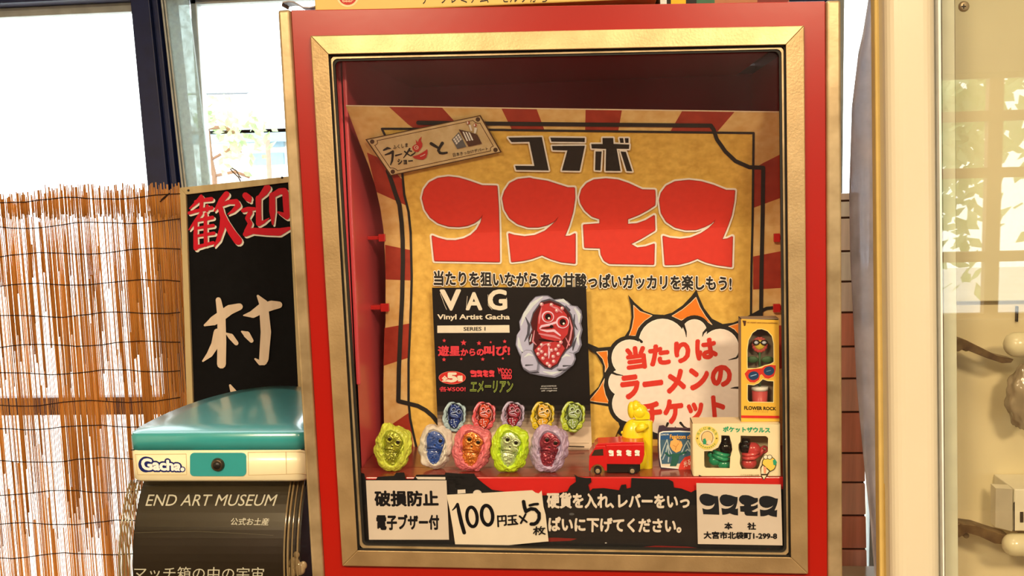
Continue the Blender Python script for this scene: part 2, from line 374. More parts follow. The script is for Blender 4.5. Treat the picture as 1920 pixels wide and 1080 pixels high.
def tree(label, base, clusters, trunk, seed, size=0.035, group=None):
    rnd = random.Random(seed); t = thing('tree', label, 'tree', base, group)
    tb = M()
    for path, r in trunk: tb.tube(path, [r, r * 0.5][:1] * len(path), 6)
    tb.build('branch', m_twig, t)
    lf = M()
    for c, rad, n in clusters:
        for i in range(n):
            v = Vector((rnd.gauss(0, 1), rnd.gauss(0, 1), rnd.gauss(0, 1))) * rad * 0.5 + Vector(c)
            a = Vector((rnd.uniform(-1, 1), rnd.uniform(-1, 1), rnd.uniform(-1, 1))).normalized() * size; b = a.orthogonal().normalized() * size * 0.5
            lf.add([v - a, v + b, v + a, v - b], [(0, 1, 2, 3)])
    lf.weld = False; lf.recalc = False
    lf.build('foliage', m_leaf, t)
    return t
YT = 4.2
b0 = P(400, 420, YT); b0.z = -0.2
tree('thin leafy tree with bare twigs in front of the white house', b0, [(P(395, 217, YT), .16, 26), (P(412, 224, YT), .12, 18), (P(465, 250, YT), .15, 30), (P(440, 246, YT), .12, 16), (P(438, 297, YT), .14, 16), (P(470, 258, YT), .12, 16)],
     [([b0, P(402, 330, YT), P(395, 300, YT), P(388, 240, YT)], .016), ([P(402, 330, YT), P(440, 322, YT), P(468, 332, YT)], .01), ([P(395, 300, YT), P(430, 280, YT), P(452, 286, YT)], .009), ([P(388, 240, YT), P(420, 238, YT), P(440, 250, YT)], .012)], 3)
rr = random.Random(9)
for i, (x, y, lab) in enumerate(((1.9, -5.0, 'leafy tree outside the lattice window, on the left as mirrored in the case'), (5.6, -6.4, 'leafy tree outside the lattice window, on the right as mirrored in the case'))):
    tree(lab, (x, y, -0.2), [((x + rr.uniform(-.5, .5), y + rr.uniform(-.4, .4), rr.uniform(1.0, 2.6)), .6, 420) for k in range(5)], [([(x, y, -.2), (x + .05, y, 1.0), (x - .05, y, 2.2)], .05)], 20 + i, 0.07)
wire = M(); a, b = P(322, 177, 9.0), P(640, 172, 9.0); wire.tube([a, b + (b - a) * 2], .012, 6)
for s_ in (a, b + (b - a) * 2): wire.cyl((s_.x, s_.y, -.2), s_, 0.06, 8)
tag(wire.build('power_line', mat('grey_wire', (120, 125, 130), raw=True)), 'thin dark power line crossing the white sky above the house roof', 'power line')
# ------------------------------------------------------------------ red vending machine
m_red = mat('red_enamel', (168, 16, 4), rough=0.28, spec=0.5, vary=0.05, scale=3, coat=0.35, bump=0.03, bscale=60)
m_redin = mat('red_inner_enamel', (236, 84, 80), rough=0.35, spec=0.5, vary=0.06, scale=5, coat=0.2)
m_steel = mat('brushed_steel', (196, 170, 128), rough=0.42, metal=0.65, vary=0.12, rgb2=(168, 143, 104), raw=True, scale=18, aniso=(1, 1, 1), bump=0.12, bscale=300)
m_trim = mat('old_steel_trim', (200, 180, 144), rough=0.34, metal=0.6, raw=True, rgb2=(160, 140, 106), scale=25, bump=0.04, bscale=160)
m_rubber = mat('black_rubber', (22, 20, 18), rough=0.6, raw=True)
m_glass = glass('cabinet_glass', (0.99, 0.99, 0.985), 0.026)
FQ = [(582, 67), (1508, 48), (1515, 1076), (642, 1061)]             # outer frame
IQ = [(615.5, 102), (1473.5, 84), (1483, 1045), (670.5, 1032)]      # inner edge of the steel frame
def ext(a, b, y): t = (y - a[1]) / (b[1] - a[1]); return (a[0] + (b[0] - a[0]) * t, y)
TL, TLi, BLo, BLi = (523, 20), (545.5, 19), (587, 1080), (609, 1080)
TRi, TRo, BRi, BRo = (1547.5, 2), (1575, 1), (1551.5, 1080), (1578, 1080)
z_low = P(600, 1140, 0).z
def low(a, b, Y=0.0): pa_, pb_ = P(*a, Y), P(*b, Y); return lerp_line(pa_, pb_, z_low)
A_, B_, C_, D_ = P(*TLi, 0), P(*TRi, 0), low(TRi, BRi), low(TLi, BLi)
Ao, Bo, Co, Do = P(*TL, 0), P(*TRo, 0), low(TRo, BRo), low(TL, BLo)
xm0, xm1 = min(Ao.x, Do.x), max(Bo.x, Co.x); ztop = (Ao.z + Bo.z) / 2
YD = 0.62
vm = thing('vending_machine', 'large red vending machine with a steel framed glass window', 'vending machine', ((xm0 + xm1) / 2, 0, 0))
fp = M()                                                           # red front panel with the window opening
oq = [A_, B_, C_, D_]; iq = [P(x, y, 0) for x, y in [(600, 85), (1490, 66), (1500, 1060), (656, 1046)]]
vs = oq + iq; fp.add(vs + [v + Vector((0, .004, 0)) for v in vs], [(0, 1, 5, 4), (1, 2, 6, 5), (2, 3, 7, 6), (3, 0, 4, 7), (8, 12, 13, 9), (9, 13, 14, 10), (10, 14, 15, 11), (11, 15, 12, 8), (4, 5, 13, 12), (5, 6, 14, 13), (6, 7, 15, 14), (7, 4, 12, 15), (0, 8, 9, 1), (1, 9, 10, 2), (2, 10, 11, 3), (3, 11, 8, 0)])
fp.build('front_panel', m_red, vm, bevel=0.0012)
body = M()                                                          # outer shell: sides, top, back; open in front
yb0 = 0.003
for a, b in ((Ao + Vector((.004, 0, 0)), Do + Vector((.004, 0, 0))), (Bo - Vector((.004, 0, 0)), Co - Vector((.004, 0, 0)))):
    s_ = .004 if a.x < 0 else -.004
    body.prism([(a.x, yb0, a.z - .003), (b.x, yb0, b.z), (b.x, YD, b.z), (a.x, YD, a.z - .003)], (s_, 0, 0))
body.prism([(Ao.x + .004, yb0, Ao.z - .003), (Bo.x - .004, yb0, Bo.z - .003), (Bo.x - .004, YD, Bo.z - .003), (Ao.x + .004, YD, Ao.z - .003)], (0, 0, -.004))
body.box(xm0 + .01, xm1 - .01, YD - .005, YD, z_low, ztop - .02)
body.box(Do.x + .004, Co.x - .004, yb0, YD, 0.0, z_low - .001)
body.build('cabinet_body', m_red, vm, bevel=0.002)
for nm, q4 in (('left', (Ao, A_, D_, Do)), ('right', (B_, Bo, Co, C_))):
    t = M(); up = Vector((0, 0, .001))
    t.prism([p + Vector((0, -.006, 0)) for p in q4], (0, .02, 0))
    t.build('corner_trim', m_trim, vm, bevel=0.0035, seg=3)
# mitred steel window frame: four sloping rails
for k, nm in enumerate(('top', 'right', 'bottom', 'left')):
    a, b, c, d = FQ[k], FQ[(k + 1) % 4], IQ[(k + 1) % 4], IQ[k]
    e = 0.0003
    f = M()
    o1, o2, i2, i1 = P(*a, -.011), P(*b, -.011), P(*c, -.013), P(*d, -.013)
    bo1, bo2, bi2, bi1 = P(*a, 0), P(*b, 0), P(*c, -.0), P(*d, -.0)
    f.add([o1, o2, i2, i1, bo1, bo2, bi2, bi1], [(0, 1, 2, 3), (4, 7, 6, 5), (0, 4, 5, 1), (1, 5, 6, 2), (2, 6, 7, 3), (3, 7, 4, 0)])
    f.build('window_frame', m_steel, vm, bevel=0.0011, seg=2)
def rring(q, inset0, inset1, r, y0, y1, name, mt):                   # rounded ring between two insets of a pixel quad
    def loop(ins, rad):
        cx = sum(p[0] for p in q) / 4; cy = sum(p[1] for p in q) / 4; out = []
        cor = [(q[0][0] + ins, q[0][1] + ins, 180), (q[1][0] - ins, q[1][1] + ins, 270), (q[2][0] - ins, q[2][1] - ins, 0), (q[3][0] + ins, q[3][1] - ins, 90)]
        for x, y, a0 in cor:
            sx = 1 if x < cx else -1; sy = 1 if y < cy else -1; ox, oy = x + sx * rad, y + sy * rad
            for i in range(7):
                a = math.radians(a0 + 15 * i); out.append((ox + rad * math.cos(a), oy + rad * math.sin(a)))
        return out
    lo, li = loop(inset0, r), loop(inset1, max(1.0, r - (inset1 - inset0) * .5)); n = len(lo); mb = M()
    v = [P(*p, y0) for p in lo] + [P(*p, y0) for p in li] + [P(*p, y0) + Vector((0, y1 - y0, 0)) for p in lo] + [P(*p, y0) + Vector((0, y1 - y0, 0)) for p in li]
    fs = []
    for i in range(n):
        j = (i + 1) % n; fs += [(i, j, n + j, n + i), (2 * n + i, 3 * n + i, 3 * n + j, 2 * n + j), (n + i, n + j, 3 * n + j, 3 * n + i), (i, 2 * n + i, 2 * n + j, j)]
    mb.add(v, fs); return mb.build(name, mt, vm)
rring(IQ, -3, 4.0, 5, -.006, .000, 'gasket', m_rubber)
rring(IQ, 3.4, 8.0, 12, -.0045, .003, 'inner_lip', m_trim)
rring(IQ, 7.6, 12.5, 12, -.002, .003, 'glazing_seal', m_rubber)
gq = [P(x, y, .0035) for x, y in [(606, 92), (1484, 73), (1493, 1055), (660, 1042)]]
M().prism(gq, (0, .004, 0)).build('glass_pane', m_glass, vm)
# interior
Xi0, Xi1, Yi0, Yi1 = -.306, .352, .058, .60
Xd0, Xd1 = P(632, 300, .012).x - .004, P(1468, 300, .012).x + .02
zi1 = P(803, 163, Yi1).z; zi0 = z_low + .02
zd1 = P(1000, 88, .012).z
it = M(); th = .003
it.box(Xd0 - th, Xd0, .012, Yi0, zi0, zi1 + .0); it.box(Xd1, Xd1 + th, .012, Yi0, zi0, zi1)
it.box(Xi0 - th, Xi0, Yi0, Yi1, zi0, zi1); it.box(Xi1, Xi1 + th, Yi0, Yi1, zi0, zi1)
it.box(Xd0 - th, Xi0, Yi0, Yi0 + th, zi0, zi1)
it.box(Xi0 - th, Xi1 + th, Yi1, Yi1 + th, zi0, zi1 + th)
it.box(Xd0 - th, Xd1 + th, .012, Yi1, zi1, zi1 + th)
it.build('interior_lining', m_redin, vm)
M().box(Xi0, Xi0 + .006, .052, .062, zi0 + .3, zi1).build('lining_seam', m_redin, vm, bevel=.002)
zsh = P(1000, 893, .014).z                                          # the display shelf
m_shelf = mat('red_shelf_enamel', (206, 36, 28), rough=0.22, spec=0.5, coat=0.4, vary=0.05, scale=4)
M().box(Xd0 + .002, Xd1 - .002, .012, Yi0 - .001, zi0, zsh - .0006).build('display_shelf', m_shelf, vm, bevel=.0015)
M().box(Xd0 + .003, Xd1 - .003, .0128, Yi0 - .001, zsh - .0006, zsh).build('shelf_mat', mat('brown_red_shelf_mat', (150, 52, 34), rough=0.25, spec=0.5, coat=0.4, rgb2=(120, 40, 26), scale=14, aniso=(1, 4, 1)), vm)
M().box(Xi0 + .002, Xi1 - .002, Yi0 + .0005, Yi1 - .002, zsh - .03, zsh).build('display_shelf', MC['brown_red_shelf_mat'], vm)
# little red clips that hold the poster edge
YPB = .17
for i, (x, y, w_, h_) in enumerate(((718, 446, 9, 14), (724, 577, 11, 15), (1459, 446, 8, 16), (1459, 578, 9, 16))):
    a, b = P(x - w_, y - h_ / 2, YPB - .012), P(x + w_ * .5, y + h_ / 2, YPB - .012)
    c = M(); c.box(min(a.x, b.x), max(a.x, b.x), YPB - .012, YPB - .006, b.z, a.z)
    xw = Xi0 if x < 1000 else Xi1; c.box(*sorted((xw, a.x if x < 1000 else b.x)), YPB - .009, YPB + .01, b.z + .003, a.z - .003)
    c.build('poster_clip', m_shelf, vm, bevel=.001)
# black painted band on the inside of the glass with the instructions
YBD = .0085
band = Art(plane_y(YBD)); ink_black = ink(30, 26, 22); ink_cream = ink(212, 184, 148)
rag = [(668, 884), (683, 888), (686, 899), (705, 899), (708, 894), (722, 893), (739, 892), (743, 886), (758, 886), (761, 898), (775, 898), (781, 890), (834, 890), (835, 886), (862, 888), (889, 888), (893, 895), (906, 906), (922, 918), (960, 924), (1018, 929), (1040, 927), (1049, 924), (1064, 921), (1069, 911), (1080, 903), (1079, 895), (1076, 889), (1084, 894), (1098, 896), (1108, 896), (1109, 904), (1103, 909), (1106, 921), (1111, 916), (1132, 915), (1161, 919), (1165, 909), (1174, 908), (1175, 916), (1183, 914), (1184, 896), (1203, 897), (1223, 898), (1254, 899), (1262, 903), (1264, 914), (1278, 916), (1296, 923), (1303, 919), (1320, 917), (1466, 917), (1478, 920), (1486, 1046), (670, 1034)]
band.part('instruction_band').fill(rag, ink_black)
m_peel = ink(122, 30, 22)
band.l0 = -.0002 + .0004
for pl in ([(700, 1024), (760, 1022), (830, 1023), (860, 1020), (900, 1022), (905, 1026), (780, 1028)], [(930, 1016), (990, 1010), (1040, 1008), (1082, 1010), (1070, 1014), (1000, 1017)], [(1185, 1028), (1230, 1023), (1290, 1025), (1320, 1029), (1250, 1032)], [(1410, 1033), (1440, 1029), (1470, 1034), (1440, 1037)], [(848, 930), (853, 928), (866, 1010), (858, 1012)]): band.fill(pl, m_peel)
for x, y, r in ((781, 1021, 3.5), (800, 1024, 2), (1136, 1018, 2), (1072, 964, 5), (952, 1024, 2.5)): band.ell(x, y, r, r * .5, ink(200, 180, 150) if r < 5 else ink(84, 78, 68), 8)
rt = random.Random(4)
for i in range(26):
    x, y = rt.uniform(838, 890), rt.uniform(893, 915); band.stroke([(x, y), (x + rt.uniform(4, 14), y + rt.uniform(-5, 1))], [rt.uniform(.4, 1.6), .3], ink(20, 17, 15), rnd=False)
band.part('lettering')
k8 = lambda pts: cps(1020, 880, 3.84, pts); k6 = lambda pts: cps(660, 870, 4.8, pts)
ink_line = ink(70, 44, 24)
band.text('硬貨を入れ､レバーをいっ', k8([(22, 170), (1045, 183), (1045, 280), (25, 277)]), ink_cream, .045)
band.text('ぱいに下げてください。', k8([(35, 345), (990, 357), (985, 455), (35, 445)]), ink_cream, .045)
band.fill(k6([(950, 232), (1020, 229), (1022, 262), (950, 268)]), ink_cream); band.ell(*k6([(1128, 262)])[0], 8, 6, ink_cream); band.fill(k6([(572, 115), (840, 117), (841, 140), (592, 138)]), ink_cream)
band.build(vm, {'lettering': 'cream lettering telling how to insert coins and pull the lever', 'instruction_band': 'black painted band with a ragged peeling upper edge'})
# two printed stickers on the glass
m_sticker = mat('cream_sticker', (196, 168, 134), rough=0.4, spec=0.3, vary=0.03, scale=20)
ink_k = ink(22, 18, 16)
COSMOS = []
def _c1(pts): return cps(640, 190, 3.0857, pts)
def _c2(pts): return cps(1000, 190, 3.0854, pts)
COSMOS.append(_c1([(468, 560), (480, 510), (510, 470), (560, 445), (620, 437), (680, 444), (740, 462), (815, 488), (900, 490), (908, 600), (913, 750), (915, 928), (540, 922), (525, 778), (560, 792), (610, 805), (660, 806), (710, 795), (750, 775), (785, 742), (808, 700), (818, 655), (800, 680), (770, 702), (730, 718), (680, 725), (620, 722), (560, 703), (515, 670), (485, 625)]))
COSMOS.append(_c1([(933, 560), (945, 520), (975, 475), (1020, 452), (1090, 444)]) + _c2([(0, 450), (80, 462), (130, 478), (200, 500), (238, 500), (240, 560), (228, 640), (205, 720), (180, 782), (212, 780), (242, 765), (242, 937), (160, 928), (100, 910), (50, 888)]) + _c1([(1100, 910), (1050, 921), (985, 928), (968, 765), (1000, 775), (1060, 783), (1120, 776), (1180, 750), (1220, 715), (1245, 690), (1258, 665), (1230, 695), (1190, 715), (1140, 727), (1080, 727), (1020, 708), (975, 675), (945, 625)]))
COSMOS.append(_c2([(268, 555), (280, 510), (310, 475), (350, 455), (420, 448), (490, 455), (550, 475), (630, 512), (703, 514), (705, 560), (703, 600), (660, 628), (610, 655), (545, 680), (545, 712), (600, 708), (650, 690), (700, 660), (703, 745), (670, 765), (620, 795), (560, 825), (600, 848), (650, 842), (700, 825), (697, 943), (440, 938), (410, 920), (392, 885), (388, 848), (297, 845), (290, 715), (385, 708), (385, 680), (340, 665), (300, 630), (275, 590)]))
COSMOS.append(_c2([(730, 570), (740, 530), (770, 490), (820, 465), (900, 457), (970, 465), (1040, 485), (1115, 515), (1165, 516), (1160, 580), (1145, 660), (1120, 730), (1090, 800), (1122, 796), (1152, 782), (1147, 957), (1060, 945), (1000, 930), (950, 908), (900, 928), (840, 943), (762, 945), (750, 780), (790, 792), (850, 798), (910, 790), (970, 765), (1015, 735), (1045, 705), (1055, 682), (1030, 705), (990, 725), (940, 742), (880, 743), (820, 728), (770, 695), (740, 645)]))
def logo(art, quad, m, gaps=None, outline=None, ow=3.0):
    for i, poly in enumerate(COSMOS):
        if gaps:
            bx0, bx1 = min(p[0] for p in poly), max(p[0] for p in poly); by0, by1 = min(p[1] for p in poly), max(p[1] for p in poly); q_ = gaps[i]
        else: bx0, bx1, by0, by1 = 791.7, 1377.5, 331.6, 500.5; q_ = quad
        out = []
        for x, y in poly:
            u, t = (x - bx0) / (bx1 - bx0), (y - by0) / (by1 - by0)
            if not gaps: t = t - (0.04 * (u - .5)) * 0
            out.append(tuple(q_[0][k] * (1 - u) * (1 - t) + q_[1][k] * u * (1 - t) + q_[2][k] * u * t + q_[3][k] * (1 - u) * t for k in (0, 1)))
        if outline: art.stroke(out, ow, outline, True)
        art.fill(out, m)
YS = .0028
def sticker(name, quad, draw, lab):
    so = M().prism([P(x, y, YS) for x, y in quad], (0, .0006, 0)).build(name, m_sticker, vm); so['label'] = lab
    a = Art(plane_y(YS)); a.part('lettering'); draw(a); a.build(so)
def d1(a):
    a.text('破損防止', k6([(205, 245), (770, 245), (775, 375), (210, 378)]), ink_k, .045)
    a.text('電子ブザー付', k6([(222, 458), (780, 460), (782, 587), (224, 590)]), ink_k, .045)
sticker('notice_sticker', [(686, 901), (837, 901), (842, 1012), (692, 1012)], d1, 'cream sticker with two lines of black writing in the lower left corner')
def d2(a):
    logo(a, k8([(1116, 174), (1685, 186), (1682, 344), (1125, 334)]), ink(30, 28, 26))
    a.text('本', k8([(1300, 384), (1355, 384), (1355, 432), (1301, 432)]), ink_k, .045); a.text('社', k8([(1466, 384), (1525, 386), (1524, 434), (1466, 433)]), ink_k, .045)
    a.text('大宮市北袋町1-299-8', k8([(1150, 448), (1676, 456), (1676, 503), (1152, 498)]), ink_k, .045)
sticker('address_sticker', [(1305.7, 906), (1464, 908.6), (1467.2, 1022.7), (1308.5, 1020)], d2, 'cream sticker with a bold black logo and address in the lower right corner')
# hand written price note taped over the band
pn = thing('price_note', 'crooked cream paper note with a handwritten coin price on the glass', 'note', P(930, 1030, YS))
pq = [(837, 928), (925, 923.5), (998, 919.5), (1004, 924), (1010, 925.5), (1015.5, 920), (1019, 950), (1023, 965), (1028.5, 1015), (855, 1031.5), (849, 990), (843, 955)]
Yn = .0016
M().prism([P(x, y, Yn) for x, y in pq], (0, .0008, 0)).build('paper', mat('note_paper', (208, 180, 140), rough=0.6, vary=0.02), pn)
na = Art(plane_y(Yn)); na.part('handwriting'); na.xf = crop(660, 870, 4.8); mk = ink(16, 13, 12)
na.stroke([(905, 415), (925, 395), (950, 362), (962, 430), (985, 530), (1010, 618)], [10, 16, 26, 34, 36, 34], mk)
na.stroke([(1080 + 46 * math.cos(t) + 8 * math.sin(t), 476 + 88 * math.sin(t)) for t in [2 * math.pi * i / 22 for i in range(22)]], 30, mk, True)
na.stroke([(1216 + 50 * math.cos(t) + 8 * math.sin(t), 461 + 88 * math.sin(t)) for t in [2 * math.pi * i / 22 for i in range(22)]], 32, mk, True)
for st_, w_ in (([(1312, 468), (1316, 562)], 13), ([(1312, 472), (1384, 466), (1386, 545), (1372, 550)], 13), ([(1350, 470), (1350, 512)], 11), ([(1316, 515), (1384, 510)], 11),
                ([(1405, 470), (1478, 462)], 12), ([(1410, 505), (1474, 500)], 12), ([(1404, 546), (1490, 538)], 13), ([(1442, 466), (1444, 540)], 13), ([(1464, 515), (1480, 528)], 13),
                ([(1508, 470), (1572, 522)], 15), ([(1562, 452), (1520, 532)], 15), ([(1544, 338), (1552, 385), (1566, 428)], 28), ([(1600, 372), (1640, 362), (1672, 360)], 20),
                ([(1568, 424), (1610, 402), (1650, 408), (1684, 445), (1684, 490), (1665, 525), (1640, 540), (1612, 540)], 27),
                ([(1636, 588), (1682, 582)], 11), ([(1660, 566), (1656, 636)], 11), ([(1658, 590), (1634, 624)], 9), ([(1662, 596), (1678, 612)], 9), ([(1702, 564), (1684, 598)], 10), ([(1694, 584), (1734, 578)], 10), ([(1724, 582), (1706, 616), (1684, 634)], 10), ([(1696, 598), (1716, 622), (1736, 630)], 11)):
    na.stroke(st_, w_ * 1.15, mk)
na.build(pn)
# ------------------------------------------------------------------ the poster: lower part upright, upper part leaning towards the glass
zb_ = P(1000, 436, YPB).z; zt_ = P(1000, 204, .03).z
def dep(z):
    if z <= zb_: return YPB
    t = (z - zb_) / (zt_ - zb_); return YPB - .138 * t ** 1.4
def poster(px, py, lift):
    d = ray(px, py); lo, hi = (0.0 - CAM.y) / d.y, (YPB + .02 - CAM.y) / d.y
    for _ in range(34):
        mid = (lo + hi) / 2; p = CAM + d * mid
        if p.y < dep(p.z): lo = mid
        else: hi = mid
    return CAM + d * (lo + hi) / 2 - d.normalized() * lift
LE = [(648, 197), (660, 230), (675, 270), (691, 310), (704, 350), (713, 390), (719, 430), (722, 480), (723, 520), (723, 600), (720, 660), (719, 720), (720, 800), (722, 849)]
RE = [(1476, 849), (1470, 700), (1466, 600), (1464, 500), (1464, 430), (1468, 330), (1476, 209.5)]
m_gold = mat('mottled_gold_print', (242, 186, 80), rough=0.4, spec=0.35, rgb2=(214, 156, 60), scale=90, detail=6)
m_tan = mat('tan_print', (240, 190, 112), rough=0.4, spec=0.35, rgb2=(222, 162, 84), scale=70, detail=5)
m_ray = mat('brick_red_print', (176, 58, 34), rough=0.4, spec=0.35, rgb2=(156, 46, 26), scale=60, detail=5)
pst = thing('poster', 'big gold sunburst poster bowed inside the glass window', 'poster', P(1090, 849, YPB))
pzl, pzr = P(560, 432, YPB).z, P(1360, 432, YPB).z; KSL = (pzl - pzr) / 800 / ((P(960, 382, YPB).z - P(960, 482, YPB).z) / 100)
CUT = (180, 490, 5, KSL)
pa_ = Art(poster, CUT, dl=.00003); ink_bk = ink(46, 40, 32); ink_w = ink(250, 226, 190); ink_rd = ink(224, 58, 40); ink_rdd = ink(168, 40, 26)
pa_.part('printed_sheet')
pa_.fill(LE + RE, m_tan)
for w_ in ([(729, 200), (829, 202), (850, 225), (872, 252), (800, 258), (765, 233)], [(940, 203), (1006, 204), (1022, 247), (961, 246)], [(1098, 206), (1166, 207), (1159, 247), (1097, 247)], [(1279, 208), (1377, 210), (1345, 247), (1256, 248)],
           [(1472, 285), (1432, 305), (1412, 317), (1412, 390), (1464, 371)], [(1412, 481), (1464, 471), (1464, 540), (1412, 543)], [(1412, 612), (1466, 610), (1470, 690), (1412, 700)],
           [(688, 286), (720, 300), (762, 345), (768, 388), (706, 360)], [(722, 459), (770, 469), (773, 526), (723, 524)], [(721, 615), (771, 606), (771, 669), (719, 686)], [(734, 796), (768, 773), (776, 849), (721, 849), (720, 808)]): pa_.fill(w_, m_ray)
LTn = [(752, 300), (758, 365), (766, 397), (770, 436), (771, 480), (772, 520), (771, 557), (769, 615), (766, 680), (766, 752), (769, 785), (774, 809), (783, 849)]
pa_.fill([(718, 242), (782, 241)] + [(840, 243), (1412, 248), (1413, 250), (1411, 420), (1408, 590), (1408, 849)] + LTn[::-1], m_gold)
pa_.stroke([(649, 198), (1000, 203.5), (1476, 210)], 2.2, ink(250, 214, 160), rnd=False)
pa_.l0 += .0006; pa_.part('frame_line')
pa_.stroke([(716, 241.5), (800, 241.5), (1000, 244.5), (1200, 247), (1413, 249.5), (1412, 330), (1411, 420), (1409, 500), (1408, 592)], 4.2, ink_bk)
pa_.stroke([(716, 241.5), (722, 254), (730, 270)], 4, ink_bk)
pa_.stroke(LTn, 4.4, ink_bk)
pa_.stroke([(784, 230), (900, 231.5), (1100, 233.5), (1333, 235.5), (1338, 243), (1344, 261), (1360, 284), (1379, 302), (1405, 313.5), (1431, 314.5), (1430, 400), (1428, 500), (1427, 583), (1405, 597), (1385, 612), (1372, 630)], 7.5, ink_bk)
pa_.stroke([(727, 320), (734, 340), (741, 362), (749, 384), (753, 417), (755, 450), (755.5, 490), (754, 560), (751, 620), (748, 690), (747, 752), (767, 757), (783, 761), (798, 769), (811, 780), (822, 794)], 8, ink_bk)
pa_.stroke([(1427, 583), (1438, 578), (1450, 577)], 6, ink_bk)
pa_.part('title_lettering')
for poly in COSMOS: pa_.stroke(poly, 9, ink_w, True)
for poly in COSMOS: pa_.stroke(poly, 2.2, ink_rdd, True, rnd=False)
for poly in COSMOS: pa_.fill(poly, ink_rd)
pa_.part('heading_lettering')
KO = [_c1([(965, 210), (1160, 207), (1200, 400), (1012, 397), (1005, 373), (1117, 374), (1088, 234), (985, 236)])]
RA = [_c2([(98, 210), (298, 212), (297, 235), (105, 233)]), _c2([(108, 258), (298, 257), (268, 402), (165, 400), (197, 284), (112, 282)])]
BO = [_c2([(400, 212), (462, 212), (464, 246), (555, 250), (553, 275), (482, 274), (505, 403), (418, 402), (421, 275), (338, 272), (335, 247), (401, 247)]), _c2([(360, 290), (395, 290), (388, 400), (357, 398)]), _c2([(505, 290), (535, 292), (572, 405), (540, 403)]), _c2([(498, 213), (520, 213), (523, 240), (503, 240)]), _c2([(529, 213), (551, 213), (551, 240), (532, 240)])]
for g in KO + RA + BO: pa_.stroke(g, 6, ink_w, True)
for g in KO + RA + BO: pa_.fill(g, ink_bk)
pa_.part('slogan_lettering')
pa_.text('当たりを狙いながらあの甘酸っぱいガッカリを楽しもう!', [(814, 508), (1371, 518.5), (1371, 544.5), (814, 534.5)], ink_bk, .04, ink_w, .06)
# explosion with a cloud and red lettering
pa_.part('burst'); k4 = lambda pts: cps(1060, 490, 4, pts); ink_or = ink(240, 124, 34)
star = k4([(470, 250), (520, 310), (590, 370), (660, 397), (740, 402), (800, 385), (880, 330), (945, 262), (982, 212), (1000, 260), (1040, 350), (1100, 430), (1180, 470), (1260, 460), (1340, 425), (1480, 350), (1480, 1300), (900, 1340), (430, 1320), (330, 1240), (300, 1150), (230, 1090), (100, 1060), (180, 1010), (250, 940), (285, 860), (280, 780), (235, 705), (175, 655), (160, 610), (250, 648), (340, 640), (390, 610), (440, 570), (480, 510), (497, 420), (490, 330)])
pa_.fill(star, ink_bk)
for o_ in ([(512, 330), (560, 375), (650, 407), (590, 450), (545, 500), (530, 555), (478, 560), (500, 500), (515, 420)], [(980, 270), (1010, 345), (1050, 410), (1100, 475), (1000, 410), (930, 412), (870, 442), (800, 410), (880, 360), (940, 310)], [(1225, 488), (1310, 462), (1310, 570), (1270, 510)], [(235, 680), (315, 672), (318, 720), (320, 790), (298, 830), (300, 790), (280, 730)], [(180, 1045), (250, 960), (295, 880), (285, 930), (300, 1000), (330, 1065), (240, 1055)]):
    pa_.fill(k4(o_), ink_or)
    pa_.stroke(k4(o_), 1.3, ink(250, 200, 140), True)
pa_.fill([(1104, 756), (1140, 762), (1153, 774), (1162, 800), (1150, 826), (1104, 832)], m_gold)
CL = [(1242, 642, 43), (1302, 622, 22), (1350, 652, 34), (1181, 671, 33), (1166, 717, 24), (1182, 757, 33), (1362, 762, 30), (1380, 705, 36), (1240, 782, 30), (1300, 772, 42), (1330, 780, 30)]
for x, y, r in CL: pa_.ell(x, y, r + 9, r + 9, ink_bk)
for x, y, r in CL: pa_.ell(x, y, r + 1.5, r + 1.5, ink_w)
for x, y, r in CL: pa_.ell(x, y, r, r, ink(248, 218, 182))
pa_.fill([(1180, 650), (1240, 620), (1300, 625), (1360, 640), (1395, 700), (1380, 770), (1300, 800), (1200, 790), (1160, 740), (1165, 700)], ink(248, 218, 182))
for a_ in ([(1281, 608), (1286, 622), (1287, 632)], [(1326, 617), (1319, 624), (1317, 631)], [(1203, 641), (1198, 636), (1186, 632)], [(1144, 697), (1156, 702), (1168, 704)], [(1388, 662), (1381, 671), (1366, 675)], [(1388, 727), (1378, 727), (1370, 728)], [(1252, 794), (1249, 801), (1245, 806)], [(1276, 793), (1282, 800), (1290, 803)]): pa_.stroke(a_, [5, 3.5, 1], ink_bk)
pa_.part('burst_lettering')
pa_.text('当たりは', k4([(455, 655), (1120, 565), (1138, 725), (472, 812)]), ink_rd, .062)
pa_.text('ラーメンの', k4([(415, 868), (1232, 772), (1246, 925), (435, 1030)]), ink_rd, .062)
pa_.text('チケット', cps(1080, 730, 4.571, [(565, 120), (1262, 52), (1275, 232), (590, 325)]), ink_rd, .062)
# ticket shaped label
pa_.part('ticket_label'); pa_.xf = crop(680, 220, 7.111)
tk = [(35, 293), (1572, -30), (1856, 466), (372, 782)]
pa_.fill(tk, ink(92, 58, 30))
def inq(q, u, t): return tuple(q[0][k] * (1 - u) * (1 - t) + q[1][k] * u * (1 - t) + q[2][k] * u * t + q[3][k] * (1 - u) * t for k in (0, 1))
pa_.fill([inq(tk, .012, .025), inq(tk, .988, .025), inq(tk, .988, .975), inq(tk, .012, .975)], mat('aged_cream_print', (226, 190, 130), rough=.45, rgb2=(206, 166, 104), scale=60))
il = []
for (u, t, a0) in ((.04, .09, 90), (.96, .09, 180), (.96, .91, 270), (.04, .91, 0)):
    for i in range(6):
        a = math.radians(a0 - 18 * i); il.append(inq(tk, u + .042 * math.cos(a), t + .10 * math.sin(a)))
pa_.stroke(il, 9, ink(96, 54, 26), True)
for u, t in ((.04, .09), (.96, .09), (.96, .91), (.04, .91)): pa_.ell(*inq(tk, u, t), 30, 30, ink(84, 56, 34), 14)
pa_.part('label_lettering'); kb = ink(48, 42, 34)
